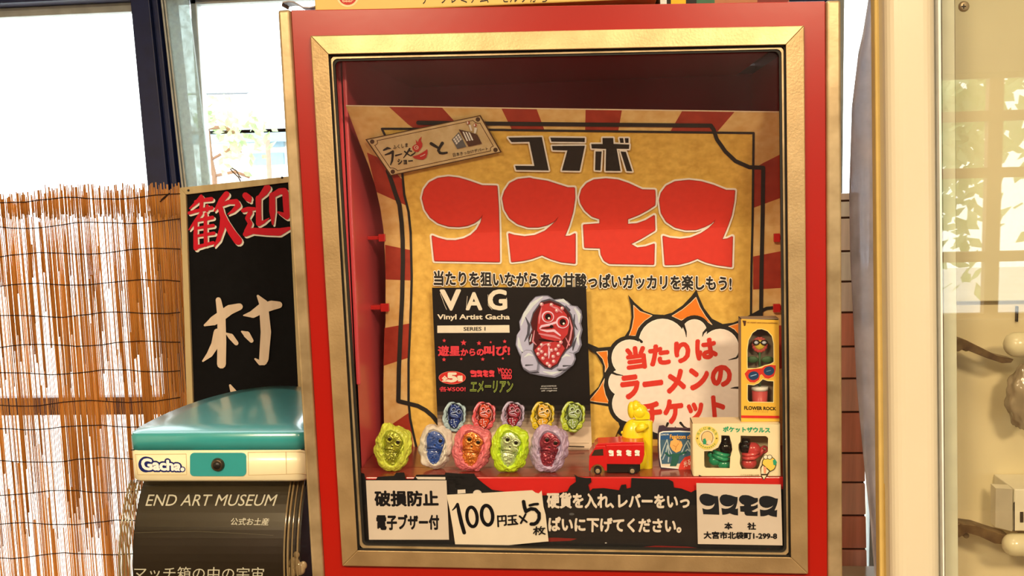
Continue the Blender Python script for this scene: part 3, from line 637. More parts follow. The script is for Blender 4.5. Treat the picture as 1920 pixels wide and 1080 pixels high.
pa_.stroke([(280, 438), (330, 412), (372, 416)], [22, 34, 14], kb); pa_.stroke([(300, 500), (360, 480), (402, 456), (400, 520), (392, 580), (372, 632)], [16, 30, 34, 30, 28, 14], kb)
pa_.stroke([(440, 510), (520, 488)], [22, 14], kb); pa_.stroke([(626, 420), (590, 480), (545, 540)], [26, 22, 10], kb); pa_.stroke([(560, 455), (600, 490), (640, 515)], [20, 18, 12], kb)
pa_.stroke([(618, 445), (650, 452)], 18, kb); pa_.stroke([(652, 505), (690, 480), (716, 435)], [22, 16, 8], kb)
pa_.text('ショー', [(465, 560), (665, 545), (668, 615), (470, 630)], kb, .05)
pa_.text('ふくしま', [(400, 375), (600, 340), (605, 395), (408, 425)], kb, .015)
pa_.stroke([(912, 350), (960, 378), (1005, 405)], [42, 38, 30], kb); pa_.stroke([(1062, 345), (1030, 395), (1008, 440), (1030, 475), (1070, 480), (1122, 470)], [44, 34, 34, 34, 32, 26], kb)
pa_.text('日本きっかけデパート', [(1200, 478), (1665, 392), (1672, 438), (1210, 528)], kb, .01)
fl = ink(200, 58, 46)
pa_.fill([(660, 395), (690, 368), (716, 358), (706, 295), (735, 335), (752, 290), (788, 255), (775, 310), (796, 350), (794, 390), (768, 430), (740, 462), (700, 460), (668, 430)], fl); pa_.ring(716, 402, 26, 24, 10, ink(240, 190, 150)); pa_.ell(722, 404, 9, 9, ink(240, 190, 150), 10)
pa_.fill([(662, 522), (740, 500), (810, 460), (862, 424), (866, 480), (846, 540), (800, 566), (740, 560), (690, 546)], fl); pa_.stroke([(770, 520), (800, 510), (830, 492)], 9, ink(240, 200, 170))
pa_.fill([(1190, 295), (1282, 196), (1382, 392), (1262, 422)], ink(104, 98, 88)); pa_.fill([(1280, 160), (1430, 195), (1530, 232), (1590, 352), (1412, 390)], ink(92, 58, 40))
for r_ in range(3):
    for c_ in range(3): pa_.fill([(1205 + c_ * 27 + r_ * 16, 290 - c_ * 26 + r_ * 26), (1225 + c_ * 27 + r_ * 16, 272 - c_ * 26 + r_ * 26), (1237 + c_ * 27 + r_ * 16, 294 - c_ * 26 + r_ * 26), (1217 + c_ * 27 + r_ * 16, 312 - c_ * 26 + r_ * 26)], ink(240, 220, 190))
for c_ in range(3): pa_.fill([(1330 + c_ * 38, 190 + c_ * 4), (1352 + c_ * 38, 194 + c_ * 4), (1406 + c_ * 35, 312 - c_ * 4), (1386 + c_ * 35, 318 - c_ * 4)], ink(244, 226, 196))
for x, y in ((1405, 72), (1496, 104)):
    pa_.ell(x, y, 24, 24, ink(170, 60, 44), 14); pa_.ell(x - 6, y, 12, 18, ink(240, 216, 180), 10)
for q4 in ([(1412, 100), (1440, 100), (1462, 178), (1440, 182)], [(1490, 135), (1525, 140), (1510, 210), (1482, 215)]): pa_.fill(q4, ink(240, 222, 190))
pa_.xf = None
pa_.build(pst)
# ------------------------------------------------------------------ black display card standing against the poster
YC0 = .148
cardq = [(810, 539.5), (1099, 538), (1111, 874), (824, 876)]
zc0, zc1 = P(960, 875, YC0).z, P(960, 539, YC0).z
card = thing('display_card', 'black printed card with a big grey and crimson figure, standing against the gold poster', 'card', (P(965, 875, YC0).x, YC0, zsh))
M().prism([P(x, y, YC0) for x, y in cardq], (0, .0012, 0)).build('cardboard', ink(58, 48, 36), card)
ca = Art(plane_y(YC0)); ca.part('printed_face')
def cq(t): return ((810 + 14 * t, 539.5 + 336.5 * t), (1099 + 12 * t, 538 + 336 * t))
stops = [(0, (27, 22, 18)), (.62, (25, 20, 16)), (.66, (40, 33, 26)), (.69, (84, 68, 52)), (.71, (122, 98, 74)), (.73, (166, 136, 102)), (.75, (204, 170, 130)), (.78, (228, 192, 148)), (.86, (232, 196, 150)), (1.0, (222, 184, 136))]
for (t0, c0), (t1, c1) in zip(stops[:-1], stops[1:]):
    a, b = cq(t0); c, d = cq(t1); ca.fill([a, b, d, c], ink(*c0))
k3 = lambda pts: cps(640, 490, 4, pts); ivory = ink(240, 214, 172)
k5 = lambda pts: cps(680, 730, 4.571, pts)
for y in (460, 508, 516, 572, 584, 596, 608, 620): ca.fill(k5([(1640, y), (1940, y), (1940, y + 3), (1640, y + 3)]), ink(110, 84, 54))
ca.fill(k5([(1640, 528), (1962, 524), (1962, 556), (1640, 560)]), ink(206, 160, 60)); ca.fill(k5([(1760, 484), (1900, 488), (1900, 498), (1760, 494)]), ink(60, 44, 30))
ca.part('lettering')
for ch, q4 in (('V', [(745, 218), (890, 216), (885, 362), (760, 365)]), ('A', [(940, 237), (1050, 237), (1052, 361), (938, 361)]), ('G', [(1105, 218), (1235, 216), (1238, 360), (1105, 362)])): ca.text(ch, k3(q4), ivory, .035)
ca.xf = crop(640, 490, 4)
for sk in ([(742, 240), (775, 330), (790, 362)], [(880, 225), (850, 310)], [(945, 262), (938, 345)], [(1100, 250), (1102, 330), (1130, 362)], [(1240, 275), (1240, 330)]): ca.stroke(sk, 3, ivory)
ca.xf = None
ca.text('Vinyl Artist Gacha', k3([(722, 398), (1262, 398), (1262, 446), (722, 446)]), ivory, .03)
ca.fill(k3([(720, 482), (1260, 478), (1262, 535), (720, 537)]), ivory); ca.text('SERIES 1', k3([(918, 494), (1080, 492), (1080, 519), (918, 521)]), ink(40, 32, 26), .03)
pinkr = ink(226, 62, 64); k7 = lambda pts: cps(800, 620, 8.306, pts)
for x, y, r in ((273, 155, 32), (575, 188, 50), (815, 195, 40), (997, 180, 22), (1215, 168, 34), (270, 450, 36), (538, 440, 27), (873, 445, 34), (1186, 433, 24)):
    ca.fill(k7([(x + (r if i % 2 == 0 else r * .45) * math.cos(math.pi / 5 * i - 1.5708), y + (r if i % 2 == 0 else r * .45) * math.sin(math.pi / 5 * i - 1.5708)) for i in range(10)]), pinkr)
ca.text('遊星', k7([(180, 238), (515, 238), (515, 388), (182, 392)]), pinkr, .04); ca.text('からの', k7([(532, 285), (885, 280), (885, 385), (534, 388)]), pinkr, .05); ca.text('叫び!', k7([(900, 238), (1290, 236), (1290, 385), (900, 386)]), pinkr, .05)
ca.ell(*k7([(398, 733)])[0], 212 / 8.306, 102 / 8.306, ink(236, 120, 90)); ca.ell(*k7([(398, 733)])[0], 204 / 8.306, 95 / 8.306, ink(212, 44, 34))
ca.text('全', k7([(240, 705), (322, 705), (322, 790), (240, 790)]), ivory, .05); ca.text('5', k7([(330, 662), (460, 662), (460, 795), (330, 795)]), ivory, .06); ca.text('種', k7([(478, 702), (558, 702), (558, 788), (478, 788)]), ivory, .05)
ca.text('各¥500!', k7([(198, 872), (605, 866), (605, 948), (198, 948)]), pinkr, .02)
gx_ = [(676, 778), (778, 868), (874, 962), (970, 1056)]
logo(ca, None, pinkr, gaps=[k7([(a, 614), (b, 614), (b, 722), (a, 722)]) for a, b in gx_])
ca.text('MOOO', k7([(1106, 578), (1322, 600), (1326, 670), (1128, 668)]), pinkr, .04); ca.text('tato', k7([(1160, 672), (1326, 672), (1322, 752), (1168, 750)]), pinkr, .04)
ca.text('エメーリアン', k7([(690, 790), (1345, 786), (1335, 958), (675, 955)]), ink(72, 78, 22), .0, ink(178, 186, 78), .035)
for i, (a, b) in enumerate(((1500, 1612), (1494, 1620), (1500, 1616))): ca.text(('(C)COSMOS', 'medicom toy', 'all rights')[i], k3([(a, 932 + 17 * i), (b, 930 + 17 * i), (b, 942 + 17 * i), (a, 944 + 17 * i)]), ink(200, 184, 160), .03)
def lump(cx, cy, rx, ry, seed, amp=.05, n=44, k=9):
    r = random.Random(seed); ph = [r.uniform(0, 6.28) for _ in range(4)]
    return [(cx + rx * math.cos(t) * (1 + amp * (abs(math.sin(k / 2 * t + ph[0])) - .5) + amp * .5 * math.sin(3 * t + ph[1])), cy + ry * math.sin(t) * (1 + amp * (abs(math.sin(k / 2 * t + ph[0])) - .5) + amp * .5 * math.sin(2 * t + ph[2]))) for t in [2 * math.pi * i / n for i in range(n)]]
NA = lambda pts: [((x - 412) / 755, (y - 545) / 930) for x, y in pts]
A_SH = NA([(400, 85), (432, 102), (470, 132), (540, 120), (620, 150), (668, 197), (730, 205), (775, 255), (787, 330), (772, 400), (790, 470), (768, 560), (782, 640), (745, 718), (698, 742), (712, 800), (688, 865), (620, 922), (540, 985), (480, 1010), (400, 1000), (310, 985), (200, 962), (130, 920), (98, 850), (97, 780), (68, 720), (38, 640), (50, 530), (88, 472), (78, 380), (130, 270), (200, 160), (262, 98), (340, 85)])
A_CO = NA([(330, 165), (420, 140), (520, 180), (600, 232), (655, 310), (684, 420), (692, 540), (662, 650), (600, 700), (548, 770), (520, 850), (440, 902), (370, 890), (300, 830), (258, 750), (238, 690), (250, 600), (200, 640), (190, 560), (230, 470), (210, 400), (240, 290)])
def radial(poly, n=72):
    out = []
    for i in range(n):
        t = 2 * math.pi * i / n; best = .3; dx, dy = math.cos(t), math.sin(t)
        for a, b in zip(poly, poly[1:] + poly[:1]):
            ex, ey = b[0] - a[0], b[1] - a[1]; den = dx * ey - dy * ex
            if abs(den) < 1e-9: continue
            s_ = (a[0] * ey - a[1] * ex) / den; u = (a[0] * dy - a[1] * dx) / den
            if s_ > 0 and -1e-6 <= u <= 1 + 1e-6: best = s_
        out.append(best)
    return out
R_SH, R_CO = radial(A_SH), radial(A_CO)
def rad_at(tab, t):
    f = (t / (2 * math.pi) * len(tab)) % len(tab); i = int(f); return tab[i] + (tab[(i + 1) % len(tab)] - tab[i]) * (f - i)
def lt(c, f): return tuple(max(0, min(255, int(x * f if f <= 1 else 255 - (255 - x) / f))) for x in c)
def print_alien(a, cx, cy, w, h, shell, core, seed, det=1.0):
    r = random.Random(seed); X = lambda u: cx + u * w; Y = lambda v: cy + v * h
    S = lambda poly, k=1.0, ou=0, ov=0: [(X(u * k + ou), Y(v * k + ov)) for u, v in poly]
    L = lambda pts: [(X((x - 412) / 755), Y((y - 545) / 930)) for x, y in pts]
    sm, sd, sl, sdd = ink(*shell), ink(*lt(shell, .66)), ink(*lt(shell, 1.8)), ink(*lt(shell, .42)); cm, cdk, cl, cb = ink(*core), ink(*lt(core, .45)), ink(*lt(core, 1.6)), ink(*lt(core, 3.0)); hi = ink(*lt(core, 8)); dk = ink(*lt(core, .16))
    k = w / 755.0
    a.fill(S(A_SH), sd); a.fill(S(A_SH, .965, -.008, -.006), sm)
    for pts, ww, c_ in (([(340, 100), (220, 190), (140, 300), (100, 420)], [10, 46, 40, 12], sl), ([(480, 150), (570, 140), (640, 190)], [10, 34, 10], sl), ([(700, 230), (750, 300), (750, 390)], [12, 40, 10], sl), ([(70, 560), (80, 650), (120, 720)], [12, 40, 12], sl), ([(760, 480), (730, 560), (745, 640)], [10, 30, 10], sl),
                        ([(150, 330), (190, 420), (180, 520), (140, 600)], [8, 30, 30, 10], sdd), ([(700, 300), (690, 400), (730, 470)], [8, 26, 8], sdd), ([(720, 560), (690, 640), (680, 700)], [8, 30, 10], sdd), ([(110, 720), (160, 760)], [10, 30], sdd), ([(130, 880), (200, 930), (300, 950)], [8, 40, 10], sdd), ([(640, 780), (600, 880), (520, 940)], [8, 36, 10], sdd), ([(350, 940), (440, 960), (540, 940)], [10, 34, 10], sl), ([(640, 250), (600, 200)], [26, 8], sdd)):
        a.stroke(L(pts), [x * k for x in ww], c_)
    a.fill(S(A_CO, 1.05), sdd); a.fill(S(A_CO), cdk)
    a.fill(L([(330, 190), (430, 170), (540, 215), (610, 300), (640, 420), (620, 520), (560, 590), (450, 600), (330, 560), (280, 480), (290, 330)]), cm); a.fill(L([(330, 610), (430, 590), (550, 620), (590, 680), (540, 770), (500, 850), (430, 885), (360, 860), (290, 780), (250, 700)]), cm)
    for pts, ww, c_ in (([(330, 220), (310, 320), (300, 400)], [6, 22, 8], cl), ([(420, 200), (500, 230), (560, 280)], [6, 26, 8], cl), ([(640, 330), (670, 450), (650, 570), (610, 680)], [8, 20, 20, 8], cl), ([(600, 560), (640, 640)], [8, 18], cl), ([(250, 480), (230, 600), (270, 640)], [8, 20, 8], cl), ([(220, 520), (200, 600)], [6, 14], sl),
                        ([(310, 455), (330, 430), (420, 412), (500, 385), (520, 440)], [14, 24, 26, 24, 10], cb), ([(315, 470), (390, 485), (470, 480), (540, 535)], [10, 26, 28, 14], cb), ([(330, 455), (400, 448), (470, 440)], [4, 14, 5], dk), ([(300, 515), (380, 530), (470, 545), (540, 575)], [10, 24, 26, 10], cl), ([(300, 580), (380, 590), (470, 600)], [8, 26, 8], dk), ([(300, 700), (350, 640), (440, 610)], [6, 16, 6], cl), ([(410, 640), (415, 720), (410, 790)], [8, 26, 8], cb)):
        a.stroke(L(pts), [x * k for x in ww], c_)
    for x, y, e in ((400, 325, 1.0), (565, 385, 1.06)):
        px, py = L([(x, y)])[0]; hh = h / 930.0
        a.ell(px, py, 70 * k * e, 66 * hh * e, cb, 20); a.ell(px + 3 * k, py + 3 * hh, 56 * k * e, 54 * hh * e, cm, 20); a.ell(px + 2 * k, py, 34 * k * e, 36 * hh * e, dk, 16); a.ell(px + 12 * k, py + 16 * hh, 12 * k, 12 * hh, hi, 10)
    px, py = L([(440, 435)])[0]; a.ell(px, py, 20 * k, 20 * k, dk, 10)
    for x, y in ((330, 185), (440, 190), (500, 255), (560, 230), (330, 640), (410, 640), (330, 715), (440, 700), (490, 690), (345, 790), (460, 770), (395, 850), (465, 825), (420, 875), (290, 740), (520, 650), (545, 610), (515, 740), (375, 750), (300, 690))[:int(20 * det) if det < 1 else 20]:
        px, py = L([(x, y)])[0]; a.ell(px, py, 22 * k, 22 * k, cl, 10); a.ell(px - 4 * k, py - 5 * k, 10 * k, 10 * k, hi, 8)
    for pts in ([(100, 740), (150, 695), (220, 700), (262, 770), (300, 860), (290, 940), (200, 950), (120, 900), (95, 820)], [(560, 790), (640, 720), (700, 735), (715, 800), (680, 870), (600, 920), (500, 920), (520, 860)]):
        a.fill(L(pts), sd); c0 = (sum(q[0] for q in pts) / len(pts), sum(q[1] for q in pts) / len(pts)); a.fill(L([(c0[0] + (q[0] - c0[0]) * .9 - 6, c0[1] + (q[1] - c0[1]) * .9 - 6) for q in pts]), sm)
        a.stroke(L([(c0[0] - 60, c0[1] - 40), (c0[0] - 10, c0[1] - 75), (c0[0] + 40, c0[1] - 60)]), [6 * k, 26 * k, 8 * k], sl); a.stroke(L([(c0[0] - 40, c0[1] + 50), (c0[0] + 40, c0[1] + 45)]), [20 * k, 8 * k], sdd)
ca.part('printed_figure'); x0, y0 = k3([(1557, 563)])[0]; print_alien(ca, x0, y0, 505 / 4, 622 / 4, (188, 176, 182), (192, 52, 48), 4, 1.6)
for i, (x, y, w_, h_, sc_, cc_) in enumerate(((783, 235, 208, 262, (170, 182, 168), (38, 54, 104)), (1037, 233, 208, 262, (226, 86, 80), (214, 70, 36)), (1285, 225, 210, 250, (178, 146, 150), (150, 36, 44)), (1540, 232, 212, 258, (222, 178, 34), (226, 160, 30)), (1800, 236, 218, 270, (188, 190, 52), (150, 158, 70)))):
    ca.part('printed_figure#%d' % i); cx_, cy_ = k5([(x, y)])[0]; print_alien(ca, cx_, cy_, w_ / 4.571, h_ / 4.571, sc_, cc_, 30 + i, .7)
ca.build(card)
# ------------------------------------------------------------------ five vinyl figures on the shelf
def vinyl(name, rgb, rough=0.4, spec=0.5, coat=0.2, dark=None): return mat(name, rgb, rough=rough, spec=spec, coat=coat, rgb2=dark or lt(rgb, .82), scale=60)
def figure(px0, px1, py0, py1, Y, shell, core, dk, seed, label, soft=False):
    base = P((px0 + px1) / 2, py1, Y); k = mpp(Y); w_, h_ = (px1 - px0) * k, (py1 - py0) * k; dpt = w_ * .34
    c = Vector((base.x, Y, zsh + h_ / 2)); r = random.Random(seed)
    t = thing('vinyl_figure', label, 'toy figure', (c.x, Y, zsh), 'vinyl figures in front of the card')
    bumps = [(Vector((math.cos(a) * .95 + r.uniform(-.12, .12), r.uniform(-.75, .1), math.sin(a) + r.uniform(-.12, .12))).normalized(), r.uniform(.18, .30), r.uniform(.10, .20)) for a in [6.283 * (i + r.uniform(-.3, .3)) / 17 for i in range(17)]]
    bm = bmesh.new(); bmesh.ops.create_icosphere(bm, subdivisions=6, radius=1)
    vs = []; o_ = Vector((seed * 1.3, 0, seed * .7))
    for v in bm.verts:
        n = v.co.normalized(); s_ = math.hypot(n.x, n.z); th = math.atan2(-n.z, n.x); q = .93
        for bc, br, ba in bumps:
            d = (n - bc).length
            if d < br * 1.5: q += ba * .7 * (1 - (d / (br * 1.5)) ** 2) ** 1.5
        q += .05 * noise.noise(n * 4 + o_) + .10 * (1 - 2 * abs(noise.noise(n * 6 + o_))) * (.3 if soft else 1) + .018 * noise.noise(n * 15 + o_)
        R = rad_at(R_SH, th); rr = s_ ** .8 * R * (.5 + .5 * q); x, z = rr * math.cos(th), -rr * math.sin(th); y = n.y * q
        e = rr / (rad_at(R_CO, th) * .97)
        if n.y < 0:
            if e < 1: y = -.30 - .34 * e ** 3
            elif e < 1.25: y = y + (-.82 - y) * .6 * (1.25 - e) / .25
        p = Vector((x * w_, y * dpt, z * h_)); p.z = max(p.z, -h_ / 2 + .0005 + .002 * abs(p.x / w_)); vs.append(c + p)
    mb = M(); mb.add(vs, [tuple(x.index for x in f.verts) for f in bm.faces], 0, True); bm.free(); so = mb.build('shell', shell, t)
    yf = -dpt * .34
    def at(u, v, d=0): return c + Vector((u * w_, yf - d, v * h_))
    hr, hv, dd, bd2 = w_ * .285, h_ * .27, dpt * .40, dpt * .36
    for s in (-1, 1):                                                # strands of slime from the rim to the creature
        for i in range(4):
            a = (.25 + .42 * i) * s; f_ = M()
            pts = [at(s * (.30 + .03 * math.sin(i * 2 + seed)) , .22 - .13 * i, .16 * dpt), at(s * (.27 + .02 * i * .5), .14 - .13 * i, .30 * dpt), at(s * .22, .03 - .12 * i, .26 * dpt)]
            f_.tube(pts, [w_ * .03, w_ * .022, w_ * .012], 7); f_.build('slime_strand', shell, so)
    cr = M(); cr.sph(at(.035, .13), hr, dd, hv, 0, 30, 20, fn=lambda v: v * (1 + .07 * noise.noise(v * 3.5 + Vector((seed, 1, 0))))); cr.sph(at(-.045, -.20), w_ * .235, bd2, h_ * .20, 0, 26, 16, fn=lambda v: v * (1 + .07 * noise.noise(v * 4)))
    def hd_(u, v): return dd * math.sqrt(max(.04, 1 - (u / .285) ** 2 - ((v - .13) / .27) ** 2))
    def be_(u, v): return bd2 * math.sqrt(max(.04, 1 - ((u + .045) / .235) ** 2 - ((v + .20) / .20) ** 2))
    for i in range(9): u, v = r.uniform(-.16, .16), r.uniform(.23, .33); cr.sph(at(u, v, hd_(u, v)), w_ * .026, seg=8, rings=5)
    for i in range(18 if not soft else 8):
        a = r.uniform(0, 6.28); q = r.uniform(.02, .85) ** .5; u, v = -.045 + .20 * q * math.cos(a), -.20 + .17 * q * math.sin(a)
        cr.sph(at(u, v, be_(u, v)), w_ * .034, seg=8, rings=5)
    for i in range(3):
        u0 = .15 + .035 * i; cr.tube([at(u0, .06 - .02 * i, hd_(u0, .06 - .02 * i)), at(u0 + .02, -.04 - .03 * i, hd_(u0 + .02, -.04) * .9), at(u0 - .04, -.13 - .04 * i, dd * .55)], w_ * .016, 7)
        u0 = -.21 - .02 * i; cr.tube([at(u0, .0 - .05 * i, dd * .5), at(u0 + .03, -.08 - .05 * i, dd * .55), at(u0 + .07, -.13 - .05 * i, dd * .6)], w_ * .014, 7)
    cr.build('creature', core, t)
    for u, v, kk in ((-.03, .235, 1.05), (.185, .165, 1.12)):
        if soft and u < 0: continue
        ey = hd_(u, v) + w_ * .012
        e_ = M(); e_.tube([at(u + .088 * kk * math.cos(a), v + .066 * kk * math.sin(a), ey * .96) for a in [6.283 * i / 18 for i in range(18)]], w_ * .031, 8, closed=True); e_.sph(at(u, v, ey * .86), w_ * .074 * kk, w_ * .04, h_ * .056 * kk, 0, 16, 8)
        eo = e_.build('eye', core, t); pu = M(); pu.sph(at(u + .006, v, ey * .86 + w_ * .034), w_ * .052, w_ * .016, h_ * .042, 0, 14, 8); pu.build('pupil', dk, eo)
    mo = M(); L2 = lambda u, v, k=1.0: at(u, v, hd_(u, v) * k + w_ * .012)
    mo.tube([L2(-.19, .015), L2(-.10, .045), L2(0, .04), L2(.09, .0), L2(.16, -.045)], [w_ * .022, w_ * .046, w_ * .048, w_ * .042, w_ * .022], 9)
    mo.tube([L2(-.185, -.045), L2(-.08, -.025), L2(.03, -.035), L2(.12, -.075)], [w_ * .02, w_ * .03, w_ * .03, w_ * .018], 9)
    mo.build('mouth', core, t); no = M(); no.sph(L2(.03, .075), w_ * .026, w_ * .014, h_ * .02, 0, 10, 6); no.build('nostril', dk, t)
    return t
dkp = mat('dark_pupil', (30, 24, 14), rough=.3, raw=True)
FIG = [(703, 775, 797, 888, .044, (214, 206, 62), (176, 164, 40), 'translucent yellow green vinyl figure at the left end of the front row', False),
       (784, 852, 795, 884, .052, (232, 206, 168), (24, 70, 132), 'whitish vinyl figure with a blue creature inside, second from left', True),
       (848, 925, 797, 887, .044, (240, 116, 108), (236, 128, 40), 'pink vinyl figure with a copper coloured creature inside', False),
       (920, 994, 798, 890, .038, (206, 222, 34), (214, 210, 136), 'bright lime vinyl figure with a silvery green creature inside', False),
       (993, 1067, 800, 892, .036, (196, 160, 166), (164, 46, 54), 'lavender vinyl figure with a maroon creature, right end of its row', False)]
for i, (a, b, c, d, Y, s, co, lab, soft) in enumerate(FIG):
    figure(a, b, c, d, Y, vinyl('vinyl_shell_%d' % i, s, .38, .5, .15), mat('vinyl_creature_%d' % i, co, rough=.2 if not soft else .4, spec=.7, metal=.5 if not soft else 0, coat=.5, vary=.22, scale=90, bump=.9, bscale=260), dkp, 50 + i * 7, lab, soft)
# ------------------------------------------------------------------ little red truck
Yt = .022; kt = mpp(Yt); k2 = lambda x, y: (1090 + x / 6.75, 740 + y / 6.75)
def TP(x, y, Y=Yt): return P(*k2(x, y), Y)
ttop = TP(400, 600); zt0 = zsh + .0005; xt0, xt1 = TP(95, 850).x, TP(800, 850).x; wT = .034
m_truck = mat('truck_red', (206, 26, 22), rough=.25, spec=.5, coat=.4, vary=.04); m_dark = mat('black_plastic', (26, 22, 20), rough=.4, raw=True); m_win = mat('smoked_window', (60, 48, 38), rough=.15, raw=True); m_tyre = mat('tyre', (24, 22, 20), rough=.8, raw=True); m_hub = mat('hub_grey', (176, 160, 130), rough=.35, metal=.4, raw=True)
tr = thing('toy_truck', 'small red toy truck with white lettering on its side', 'toy truck', ((xt0 + xt1) / 2, Yt + wT / 2, zsh))
cabp = [(95, 965), (95, 870), (100, 775), (160, 690), (180, 655), (310, 650), (325, 800), (325, 965), (295, 965), (275, 920), (240, 890), (200, 882), (160, 895), (125, 930), (115, 965)]
M().prism([TP(*p) for p in cabp], (0, wT, 0)).build('cab', m_truck, tr, bevel=.0009)
M().prism([TP(*p, Yt - .0005) for p in [(312, 640), (795, 630), (800, 760), (775, 850), (745, 885), (318, 880)]], (0, wT + .001, 0)).build('cargo_box', m_truck, tr, bevel=.0009)
M().prism([TP(*p, Yt + .001) for p in [(165, 655), (210, 618), (470, 606), (500, 598), (795, 604), (795, 640), (312, 645), (250, 668)]], (0, wT - .002, 0)).build('roof', m_truck, tr, bevel=.0008)
M().prism([TP(*p, Yt - .0006) for p in [(125, 775), (165, 700), (275, 688), (280, 772)]], (0, .002, 0)).build('side_window', m_win, tr, bevel=.0004)
M().prism([TP(*p, Yt + .002) for p in [(325, 880), (745, 885), (745, 965), (720, 980), (325, 985)]], (0, wT - .004, 0)).build('chassis', m_dark, tr)
for x in (208, 645):
    for yy in (Yt - .001, Yt + wT - .007):
        c_ = TP(x, 965, yy); rr_ = c_.z - zsh
        wh = M().tube([c_, c_ + Vector((0, .008, 0))], rr_, 24).build('wheel', m_tyre, tr, bevel=.0006)
        if yy < Yt: M().tube([c_ + Vector((0, -.0012, 0)), c_], rr_ * .58, 20).build('hub_cap', m_hub, wh, bevel=.0004)
ta = Art(plane_y(Yt - .0008)); ta.part('lettering'); wht = ink(246, 226, 206)
logo(ta, None, wht, gaps=[[k2(a, 702), k2(b, 702), k2(b, 776), k2(a, 776)] for a, b in ((345, 407), (447, 507), (566, 632), (676, 738))], outline=wht, ow=.5)
ta.build(tr)
# ------------------------------------------------------------------ yellow plastic creature with a tall post
Yy = .056; m_yel = mat('yellow_plastic', (244, 204, 24), rough=.28, spec=.5, coat=.25, vary=.06, scale=30)
def YP(x, y, Y=Yy): return P(*k2(x, y), Y)
yt = thing('toy_dinosaur', 'yellow plastic toy creature with its mouth closed behind the red truck', 'toy', (YP(700, 900).x, Yy, zsh))
bd = M(); bc = YP(660, 560); kk = mpp(Yy) / 6.75
bd.sph(bc, 150 * kk, 120 * kk, 260 * kk, 0, 28, 18); bd.sph(YP(700, 800), 150 * kk, 120 * kk, 190 * kk, 0, 24, 14)
for yv in (480, 540, 600, 660): bd.sph(YP(520, yv), 22 * kk, seg=10, rings=6)
bd.build('body', m_yel, yt)
hd = M()
hd.sph(YP(735, 215), 105 * kk, 85 * kk, 100 * kk, 0, 22, 14); hd.sph(YP(690, 150), 60 * kk, 75 * kk, 82 * kk, 0, 18, 12)
hd.prism([YP(*p, Yy - 62 * kk) for p in [(690, 318), (660, 250), (700, 110), (745, 112), (790, 182), (845, 225), (868, 255), (868, 312), (760, 320)]], (0, 124 * kk, 0)); hd.build('head', m_yel, yt, bevel=.0018, seg=3)
er = M(); er.sph(YP(636, 195), 52 * kk, 60 * kk, 112 * kk, 0, 18, 12); er.build('ear', m_yel, yt)
jw = M(); jw.prism([YP(*p, Yy - 60 * kk) for p in [(650, 330), (860, 326), (880, 345), (870, 380), (640, 390)]], (0, 120 * kk, 0)); jw.build('jaw', m_yel, yt, bevel=.0015, seg=3)
ps = M(); ps.cyl(YP(835, 935), YP(835, 330), 68 * kk, 28); ps.build('post', m_yel, yt, bevel=.001)
am = M(); am.sph(YP(770, 410, Yy - 95 * kk), 60 * kk, 40 * kk, 60 * kk, 0, 16, 10); am.tube([YP(700, 450, Yy - 90 * kk), YP(770, 420, Yy - 105 * kk), YP(840, 400, Yy - 80 * kk)], [40 * kk, 42 * kk, 28 * kk], 12); am.build('arm', m_yel, yt)
# ------------------------------------------------------------------ card shaped like an old television
Yv = .046
tv = thing('television_card', 'small card shaped like an old television, left of the windowed box', 'card', (YP(1200, 930, Yv).x, Yv, zsh))
fr_ = [(975, 445), (985, 400), (1040, 392), (1090, 420), (1300, 425), (1400, 428), (1480, 432), (1495, 600), (1490, 940), (1300, 955), (1010, 945), (985, 900), (968, 700), (966, 520)]
M().prism([YP(*p, Yv) for p in fr_], (0, .004, 0)).build('card_body', mat('dark_violet_card', (62, 46, 66), rough=.45, raw=True), tv, bevel=.0006)
va = Art(plane_y(Yv)); va.part('printed_picture'); va.xf = lambda p: k2(*p)
va.fill([(985, 480), (1030, 462), (1240, 456), (1480, 466), (1488, 700), (1480, 940), (1250, 942), (1010, 920), (990, 800), (980, 600)], ink(240, 222, 190)); va.fill([(1002, 490), (1040, 478), (1240, 472), (1470, 480), (1474, 700), (1466, 925), (1250, 926), (1022, 905), (1006, 800), (998, 600)], ink(70, 96, 104))
va.fill([(1002, 490), (1040, 478), (1470, 480), (1470, 560), (1003, 570)], ink(44, 82, 116)); va.fill([(1008, 878), (1240, 872), (1466, 880), (1466, 925), (1250, 926), (1022, 905)], ink(226, 202, 160))
for ln in ([(1010, 780), (1040, 680), (1085, 570), (1110, 680), (1150, 760)], [(1030, 820), (1070, 730), (1090, 640), (1110, 760), (1100, 850)], [(1270, 730), (1310, 640), (1350, 580), (1390, 660), (1420, 720)], [(1290, 760), (1340, 690), (1380, 720), (1330, 600)]): va.stroke(ln, 13, ink(176, 180, 160))
va.fill([(1180, 520), (1210, 570), (1265, 590), (1282, 640), (1255, 710), (1200, 735), (1150, 700), (1120, 650), (1130, 590), (1160, 575)], ink(236, 168, 84))
for ln in ([(1160, 640), (1200, 660), (1230, 620)], [(1200, 660), (1190, 700)], [(1230, 560), (1250, 600)]): va.stroke(ln, 6, ink(190, 112, 50))
grn = ink(44, 92, 70); va.fill([(1150, 745), (1240, 745), (1230, 830), (1200, 905), (1120, 905), (1140, 830)], grn); va.stroke([(1160, 760), (1110, 775), (1070, 740)], 26, grn); va.stroke([(1230, 760), (1280, 740), (1320, 730)], 26, grn)
va.fill([(1225, 960), (1250, 870), (1310, 790), (1390, 768), (1478, 800), (1478, 962)], ink(214, 64, 44)); va.text('光る!', [(1290, 850), (1390, 800), (1400, 880), (1300, 920)], ink(246, 200, 160), .02)
